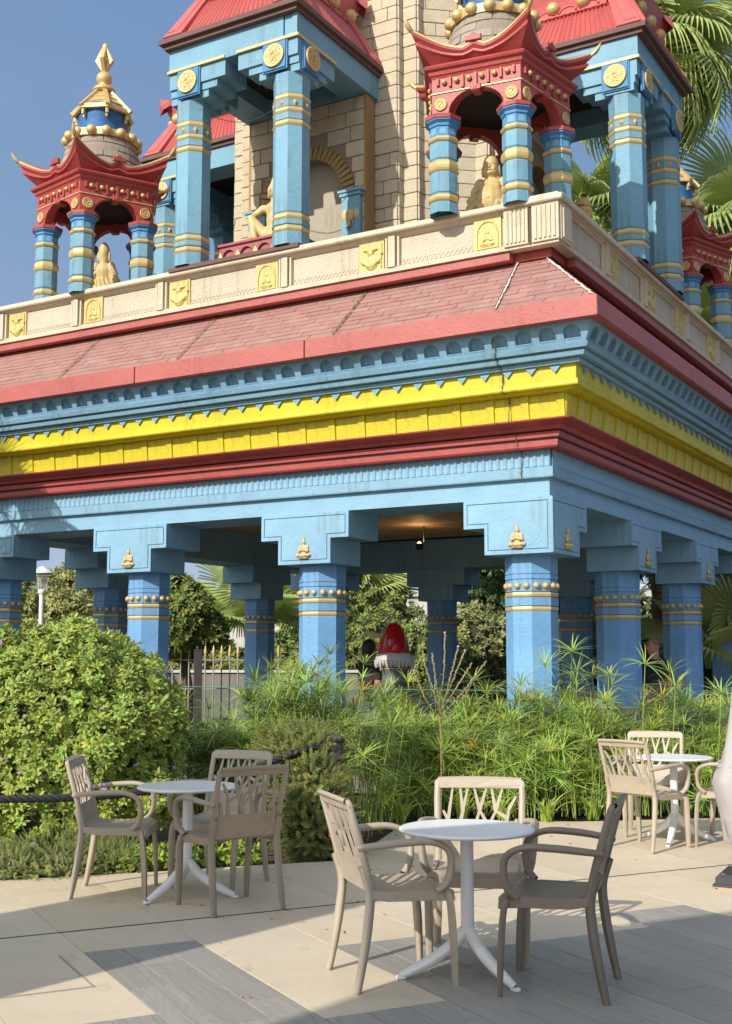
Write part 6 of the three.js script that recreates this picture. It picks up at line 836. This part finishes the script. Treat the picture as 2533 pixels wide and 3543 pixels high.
{ // dense hedges closing the view behind the pavilion
  [['dense dark hedge far behind the left half of the pavilion', -4.5, 42, 4.6, 1.35], ['dense dark hedge far behind the middle of the pavilion', 3.0, 45, 5.8, 1.5], ['dense dark hedge far behind the right half of the pavilion', 12, 46, 5.5, 2.2], ['dense dark hedge at the far left behind the trees', -13, 42, 5, 1.6]].forEach(([lab, x, d, w, h], i) => { const t = thing('garden_hedge', lab, 'hedge', [x, 0, -d]), l = Array.from({ length: 16 }, (_, k) => [mix(-w, w, k / 15), h * rr(0.65, 1.15, rT), rr(-0.4, 0.4, rT), w / 9, h * rr(0.8, 1.15, rT), 0.8]); coreOf(t, l, innerM, 0.82); crown(t, 'leaf_cluster', l, treeG, i % 2 ? treeM : darkTreeM, 5200, 1.35, 210 + i, { depth: 0.35, floor: 0 }); });
  // what has dropped on the paving near the bed
  const r = rng(808), lf = leaf(0.035, 0.016, 0.15, 0.3, 3), L = [], lm = mat('dry fallen leaf', [0.24, 0.15, 0.06], { roughness: 0.9 }); const t = tag(new THREE.Group(), 'few dry leaves scattered over the paving', 'leaf litter'); t.name = 'leaf_litter'; t.userData.kind = 'stuff'; scene.add(t);
  for (let i = 0; i < 90; i++) { const k = (r() * (edgePts.length - 3)) | 0, u = r(), x = mix(edgePts[k + 1][0], edgePts[k + 2][0], u) , z = mix(edgePts[k + 1][1], edgePts[k + 2][1], u) + Math.pow(r(), 2.2) * 4.2; L.push({ p: [x + rr(-0.1, 0.1, r), 0.003, z], d: V3(Math.cos(i * 2.4), 0.12, Math.sin(i * 2.4)), s: rr(0.5, 1.2, r), t: 1.57, c: [rr(0.6, 1.4, r), rr(0.6, 1.2, r), 1] }); }
  scatter('dry_leaves', lf, lm, t, L); }
// ---------------------------------------------------------------- lawn, background buildings, fence, lamp, rope, urn, people
{ const g = new THREE.PlaneGeometry(60, 30).rotateX(-Math.PI / 2).translate(0, 0, 0); const l = structure('lawn', boxUV(g), mat('mown grass', [0.10, 0.15, 0.03], { roughness: 1, map: rep(T.soil, 0.8), bumpMap: rep(T.plaster, 1), bumpScale: 0.03 })); l.position.set(0, -0.02, -37.5); }
{ const wh = mat('white house render', [0.66, 0.64, 0.60], { roughness: 0.9, map: paintMap }), dk = mat('dark window glass', [0.04, 0.05, 0.06], { roughness: 0.1 }), fr = mat('grey window frame', [0.4, 0.4, 0.4], { roughness: 0.6 });
  const house = (lab, x, d, w, h, dep, n) => { const t = thing('white_house', lab, 'house', [x, 0, -d]); mesh('wall', M([bb(-w / 2, w / 2, 0, h, -dep, 0)]), wh, t); mesh('roof_parapet', M([rbb(-w / 2 - 0.15, w / 2 + 0.15, h, h + 0.25, -dep - 0.15, 0.15, 0.03)]), wh, t); for (let i = 0; i < n; i++) { const x0 = mix(-w / 2, w / 2, (i + 0.5) / n), wn = mesh('window', M([rb(1.3, 1.3, 0.1, 0.02, x0, h * 0.6, 0.02)]), fr, t); mesh('pane', M([bx(1.1, 1.1, 0.04, x0, h * 0.6, 0.07)]), dk, wn); } };
  house('low white house far behind the garden on the left', -7, 48, 10, 3.6, 6, 3); house('pale house far behind the pavilion, showing past the corner column', 6.5, 50, 12, 4.2, 6, 4); house('white house at the far right behind the shrubs', 19, 52, 12, 4.9, 7, 4);
  const gw = thing('garden_wall', 'low pale garden wall behind the metal fence', 'wall', [-2.9, 0, -30.5]); mesh('wall', M([bb(-3.4, 3.0, 0, 1.30, -0.2, 0)]), mat('grey garden render', [0.24, 0.225, 0.20], { roughness: 0.9, map: paintMap }), gw); mesh('coping', M([rbb(-3.45, 3.05, 1.30, 1.37, -0.25, 0.05, 0.01)]), wh, gw); }
{ // metal fence with gilded spear points
  const iron = mat('grey painted iron', [0.42, 0.39, 0.35], { roughness: 0.5, metalness: 0.4 }), f = thing('metal_fence', 'grey metal fence with golden spear points between the left columns', 'fence', [-3.45, 0, -26.6], 4 * RAD);
  const bar = M([lathe([[0.017, 0.1], [0.017, 1.72], [0, 1.72]], 8)]), tip = M([lathe([[0.016, 1.67], [0.040, 1.70], [0.022, 1.73], [0.042, 1.79], [0.014, 1.91], [0, 1.94]], 10)]);
  for (let i = 0; i < 19; i++) { const x = -1.62 + i * 0.176, b = mesh('bar', bar, iron, f); b.position.x = x; mesh('spear_point', tip, goldPaint, b); if (i < 7) { b.position.y = -0.06 - (i % 2) * 0.12; } }
  for (const y of [0.2, 1.0, 1.62]) mesh('rail', M([bb(-1.75, 1.70, y - 0.012, y + 0.012, -0.02, 0.02)]), iron, f);
  const p = thing('gate_post', 'dark grey square post before the golden-pointed fence', 'post', [-3.56, 0, -26.0], 12 * RAD); mesh('post', M([rbb(-0.085, 0.085, 0, 1.80, -0.085, 0.085, 0.008)]), mat('charcoal metal', [0.075, 0.068, 0.065], { roughness: 0.5, metalness: 0.3 }), p); mesh('cap', M([rbb(-0.092, 0.092, 1.80, 1.835, -0.092, 0.092, 0.006)]), mat('charcoal metal', [0.075, 0.068, 0.065]), p); }
{ const wm = mat('white lamp enamel', [0.72, 0.72, 0.70], { roughness: 0.4 }), t = thing('street_lamp', 'slim white garden lamp post with flat cap among the trees at the far left', 'lamp', [-6.92, 0, -26]); mesh('pole', lathe([[0.075, 0], [0.07, 0.5], [0.055, 0.55], [0.052, 3.02], [0.085, 3.03], [0.085, 3.10], [0.05, 3.12]], 16), wm, t); mesh('lantern', lathe([[0.10, 3.12], [0.115, 3.15], [0.115, 3.42]], 16), mat('lamp glass', [0.9, 0.9, 0.88], { transmission: 0.9, roughness: 0.2, thickness: 0 }), t); mesh('cap', lathe([[0.23, 3.44], [0.25, 3.45], [0.24, 3.47], [0.10, 3.56], [0.05, 3.60], [0, 3.61]], 24), wm, t); mesh('bracket', M([0, 1, 2].map((i) => new THREE.CylinderGeometry(0.008, 0.008, 0.34, 6).translate(0.10, 3.28, 0).rotateY(i * 2.1))), wm, t); }
{ // rope barrier: laid rope of three strands
  const bk = mat('black rope', [0.022, 0.022, 0.024], { roughness: 0.8 }), wd = mat('weathered dark post', [0.07, 0.06, 0.055], { roughness: 0.9, bumpMap: rep(T.plaster, 2), bumpScale: 0.02 });
  const rope = (name, label, pts) => { const c = new THREE.CatmullRomCurve3(pts.map((p) => V3(...p))), n = Math.round(c.getLength() / 0.012), P = c.getSpacedPoints(n), g = []; for (let s = 0; s < 3; s++) { const q = P.map((p, i) => { const a = i * 0.42 + (s * 2 * Math.PI) / 3; return V3(p.x, p.y + Math.cos(a) * 0.016, p.z + Math.sin(a) * 0.016); }); g.push(new THREE.TubeGeometry(new THREE.CatmullRomCurve3(q), n, 0.017, 6)); } const t = tag(mesh(name, M(g, false), bk), label, 'rope'); return t; };
  rope('barrier_rope', 'upper black twisted rope running from the post past the flowering bush', [[-4.4, 0.80, -8.75], [-3.4, 0.62, -9.05], [-2.6, 0.57, -9.33], [-1.8, 0.58, -9.66], [-1.1, 0.68, -9.98], [-0.6, 0.84, -10.2], [-0.27, 0.94, -10.29]]);
  rope('barrier_rope', 'lower black twisted rope lying along the planting edge', [[-4.4, 0.25, -8.8], [-3.3, 0.14, -9.1], [-2.6, 0.11, -9.36], [-1.8, 0.09, -9.7], [-1.1, 0.16, -10.0], [-0.6, 0.34, -10.2], [-0.27, 0.46, -10.29]]);
  for (const [x, d, lab] of [[-0.255, 10.33, 'dark round barrier post between the rosemary and the papyrus'], [-4.4, 8.75, 'dark round barrier post outside the left edge']]) { const t = thing('barrier_post', lab, 'post', [x, 0, -d]); mesh('post', boxUV(lathe([[0.062, -0.05], [0.06, 0.96], [0.05, 0.985], [0, 0.99]], 16)), wd, t); mesh('rope_ring', M([new THREE.TorusGeometry(0.065, 0.018, 6, 20).rotateX(Math.PI / 2).translate(0, 0.94, 0), new THREE.TorusGeometry(0.065, 0.018, 6, 20).rotateX(Math.PI / 2).translate(0, 0.46, 0)]), bk, t); } }
{ // ornamental urn under the pavilion
  const t = thing('ornamental_urn', 'grey glazed urn with a glossy red bud and white drips under the pavilion', 'urn', [0.42, 0.15, -18.0]); t.scale.set(0.86, 1, 0.86);
  const st = mat('dark grey glazed stone', [0.13, 0.14, 0.125], { roughness: 0.28, map: rep(T.stone, 1.2), bumpMap: rep(T.plaster, 1), bumpScale: 0.01 });
  mesh('body', boxUV(lathe([[0.42, 0], [0.62, 0.15], [0.74, 0.45], [0.76, 0.62], [0.70, 0.80], [0.60, 0.92], [0.42, 1.02], [0.26, 1.08], [0.22, 1.16], [0.21, 1.28], [0.25, 1.33], [0.22, 1.36]], 48)), st, t);
  mesh('scroll', M([-1, 0, 1].map((k) => new THREE.TorusGeometry(0.16, 0.018, 6, 24, 4.6).translate(0, 0.72, 0.73).rotateX(-0.1).rotateY(k * 0.75))), st, t); mesh('gold_line', M([new THREE.TorusGeometry(0.235, 0.012, 6, 32).rotateX(Math.PI / 2).translate(0, 1.335, 0)]), goldPaint, t);
  const drip = lathe([[0.23, 1.36], [0.30, 1.38], [0.335, 1.44], [0.325, 1.50], [0.26, 1.56], [0.20, 1.57]], 48), r = rng(15); mesh('white_drips', M([drip, ...Array.from({ length: 30 }, (_, i) => { const a = (i / 30) * 6.283, l = rr(0.07, 0.17, r); return limb([[Math.sin(a) * 0.325, 1.46, Math.cos(a) * 0.325], [Math.sin(a) * 0.325, 1.46 - l * 0.5, Math.cos(a) * 0.325], [Math.sin(a) * 0.318, 1.46 - l, Math.cos(a) * 0.318]], [0.034, 0.026, 0.008], 6, 6); })]), mat('greyish white glaze', [0.50, 0.47, 0.44], { roughness: 0.45 }), t);
  const N = 28, q = []; const PR = [[0.25, 1.55], [0.26, 1.60], [0.245, 1.68], [0.21, 1.77], [0.165, 1.86], [0.115, 1.94], [0.075, 1.985], [0.0, 1.99]]; const f = (j, i) => { const a = (i / N) * 6.283, [R, y] = PR[j], k = 1 + 0.10 * Math.sin(a * 3 + j * 0.7) * (j > 0 ? 1 : 0.2) + 0.05 * Math.sin(a * 5 - j); return [Math.sin(a) * R * k - 0.03 * (j / 7), y + 0.02 * Math.sin(a * 2), Math.cos(a) * R * k]; }; for (let j = 0; j < PR.length - 1; j++) for (let i = 0; i < N; i++) { const a = f(j, i), b = f(j, i + 1), c = f(j + 1, i + 1), d = f(j + 1, i); q.push(...a, ...b, ...c, ...a, ...c, ...d); }
  mesh('red_bud', triGeo(q), mat('glossy red glaze', [0.40, 0.008, 0.012], { roughness: 0.26 }), t); }
// ---- people
function bodyDF(o) { return (x, y, z) => { // standing, facing +z, 1.78 tall
  let d = ell(x, y, z, 0, 1.16, 0.0, 0.19, 0.30, 0.135); d = smin(d, ell(x, y, z, 0, 1.38, -0.01, 0.205, 0.10, 0.11), 0.08); d = smin(d, ell(x, y, z, 0, 1.02, o.belly * 0.5, 0.185, 0.16, 0.13 + o.belly * 0.5), 0.08); d = smin(d, ell(x, y, z, 0, 0.90, -0.02, 0.18, 0.12, 0.13), 0.06);
  for (const s of [-1, 1]) { d = smin(d, cap(x, y, z, [s * 0.095, 0.86, 0], [s * 0.105, 0.47, 0.02], 0.09, 0.062), 0.04); d = smin(d, cap(x, y, z, [s * 0.105, 0.47, 0.02], [s * 0.11, 0.09, -0.01], 0.06, 0.04), 0.03); d = smin(d, cap(x, y, z, [s * 0.11, 0.045, -0.03], [s * 0.125, 0.03, 0.16], 0.045, 0.034), 0.03);
    d = smin(d, cap(x, y, z, [s * 0.205, 1.41, -0.01], [s * 0.265, 1.13, -0.02], 0.062, 0.05), 0.05); d = smin(d, cap(x, y, z, [s * 0.265, 1.13, -0.02], [s * 0.275, 0.87, 0.07], 0.046, 0.03), 0.02); d = smin(d, ell(x, y, z, s * 0.275, 0.80, 0.10, 0.025, 0.055, 0.038), 0.02); for (let k = 0; k < 4; k++) d = smin(d, cap(x, y, z, [s * 0.275, 0.77, 0.075 + k * 0.017], [s * 0.268, 0.70 + Math.abs(k - 1.5) * 0.007, 0.085 + k * 0.016], 0.009, 0.007), 0.005); d = smin(d, cap(x, y, z, [s * 0.265, 0.80, 0.13], [s * 0.255, 0.74, 0.15], 0.010, 0.008), 0.006); }
  d = smin(d, cap(x, y, z, [0, 1.44, -0.02], [0, 1.55, 0.0], 0.065, 0.06), 0.04); return d; }; }
function headDF(x, y, z) { // chin at about -0.12, crown at 0.12, facing +z
  let d = ell(x, y, z, 0, 0.025, -0.01, 0.078, 0.10, 0.098); d = smin(d, ell(x, y, z, 0, -0.055, 0.022, 0.062, 0.065, 0.07), 0.04); d = smin(d, ell(x, y, z, 0, -0.105, 0.05, 0.032, 0.02, 0.03), 0.03); d = smin(d, cap(x, y, z, [0, -0.06, -0.03], [0, -0.20, -0.035], 0.058, 0.062), 0.03);
  d = smin(d, cap(x, y, z, [0, 0.018, 0.088], [0, -0.028, 0.110], 0.010, 0.016), 0.015); d = smin(d, ell(x, y, z, 0, 0.035, 0.08, 0.055, 0.012, 0.02), 0.02); for (const s of [-1, 1]) { d = smax(d, -ell(x, y, z, s * 0.032, 0.008, 0.098, 0.018, 0.010, 0.014), 0.012); d = smin(d, ell(x, y, z, s * 0.032, 0.008, 0.078, 0.012, 0.010, 0.012), 0.004); d = smin(d, ell(x, y, z, s * 0.081, 0.0, -0.015, 0.010, 0.030, 0.020), 0.01); } d = smin(d, ell(x, y, z, 0, -0.066, 0.085, 0.025, 0.007, 0.012), 0.006); d = smin(d, ell(x, y, z, 0, -0.078, 0.083, 0.022, 0.007, 0.012), 0.006); return d; }
function person(label, x, d, ry, o) {
  const t = thing('person', label, 'person', [x, 0.15, -d], ry); const skinM = mat('skin ' + o.key, o.skin, { roughness: 0.6 }), f = bodyDF(o);
  const body = M([skin(f, [-0.36, 0.36, -0.02, 1.60, -0.22, 0.26], 0.016), skin(headDF, [-0.11, 0.11, -0.22, 0.15, -0.13, 0.15], 0.006).rotateY(o.turn ?? 0).translate(0, 1.665, 0.0)], false); mesh('body', body, skinM, t);
  const shirt = (x2, y, z) => { const c = f(x2, y, z) - 0.014; const sl = Math.abs(x2) > 0.19 ? 1.17 : 0.84; return Math.max(c, sl - y, y - 1.475 + 0.25 * Math.max(0, 0.09 - Math.hypot(x2, z))); }; mesh('shirt', skin(shirt, [-0.38, 0.38, 0.80, 1.56, -0.24, 0.28], 0.016), mat('cloth ' + o.key, o.shirt, { roughness: 0.9 }), t);
  const pants = (x2, y, z) => Math.max(f(x2, y, z) - 0.016, y - 0.92, (o.hem ?? 0.08) - y, Math.abs(x2) - 0.225); mesh('trousers', skin(pants, [-0.26, 0.26, 0.02, 0.96, -0.22, 0.26], 0.016), mat('trousers ' + o.key, o.pants, { roughness: 0.9 }), t);
  const shoes = (x2, y, z) => Math.max(f(x2, y, z) - 0.012, y - 0.085); mesh('shoes', skin(shoes, [-0.2, 0.2, -0.03, 0.12, -0.12, 0.24], 0.014), mat('shoes ' + o.key, [0.03, 0.03, 0.03], { roughness: 0.6 }), t);
  if (o.hair) { const h = (x2, y, z) => { let q = ell(x2, y, z, 0, 0.04, -0.025, 0.098, 0.108, 0.105); q = smin(q, ell(x2, y, z, 0, -0.16, -0.07, 0.115, 0.24, 0.07), 0.06); return Math.max(q - 0.006 * Math.sin(x2 * 140 + y * 12), z - 0.075 + 0.5 * Math.max(0, 0.02 - y)); }; mesh('hair', skin(h, [-0.16, 0.16, -0.44, 0.18, -0.2, 0.12], 0.010).rotateY(o.turn ?? 0).translate(0, 1.665, 0), mat('dark brown hair', [0.025, 0.014, 0.01], { roughness: 0.6 }), t); }
  else { const h = (x2, y, z) => Math.max(headDF(x2, y, z) - 0.0025, 0.02 - y + 0.5 * Math.max(0, z), z - 0.045 - 0.0 * y); mesh('hair', skin(h, [-0.11, 0.11, -0.02, 0.15, -0.13, 0.10], 0.006).rotateY(o.turn ?? 0).translate(0, 1.665, 0), mat('cropped grey hair', [0.16, 0.11, 0.09], { roughness: 0.9 }), t); }
  return t;
}
person('man with close-cropped hair in a dark T-shirt standing between the shaded columns', 4.50, 19.2, -50 * RAD, { key: 'man', skin: [0.42, 0.19, 0.12], shirt: [0.012, 0.014, 0.03], pants: [0.22, 0.09, 0.04], belly: 0.05, turn: -0.35 }).scale.setScalar(1.0);
person('person with long dark hair half hidden behind the red-topped urn', 0.07, 19.3, 120 * RAD, { key: 'woman', skin: [0.36, 0.19, 0.12], shirt: [0.03, 0.02, 0.018], pants: [0.05, 0.05, 0.06], belly: 0.0, hair: true }).scale.setScalar(0.985);
{ // cable slung between the portico columns, lamp under the ceiling
  tag(mesh('hanging_cable', M([tube([bpos(-4.66, 9.42, 0.5), bpos(-4.4, 9.16, 0.52), bpos(-3.9, 8.98, 0.54), bpos(-3.45, 9.05, 0.52), bpos(-3.2, 9.25, 0.5)], 0.006, 30, 5)]), mat('black cable', [0.03, 0.03, 0.03], { roughness: 0.6 })), 'thin dark cable hanging between the columns of the middle portico', 'cable');
}
{ // the lit lamp under the pavilion ceiling
  const t = thing('ceiling_lamp', 'small warm lamp glowing on the brown ceiling panels of the pavilion', 'lamp', [0.98, 3.72, -22.3]); const gl = new THREE.MeshStandardMaterial({ color: C(0.9, 0.7, 0.4), emissive: C(1, 0.6, 0.22), emissiveIntensity: 3 }); gl.name = 'lamp glow';
  mesh('bulb', new THREE.SphereGeometry(0.05, 16, 12), gl, t); mesh('housing', lathe([[0.0, -0.10], [0.06, -0.09], [0.075, -0.02], [0.06, 0.02]], 20), blackFoot, t); mesh('stem', new THREE.CylinderGeometry(0.012, 0.012, 0.30, 8).translate(0.09, 0.20, 0), blackFoot, t);
  const pl = new THREE.PointLight(new THREE.Color(1, 0.62, 0.26), 0.6, 0, 2); pl.position.set(0.98, 3.80, -22.3); pl.castShadow = true; scene.add(pl);
}
renderer.render(scene, camera);
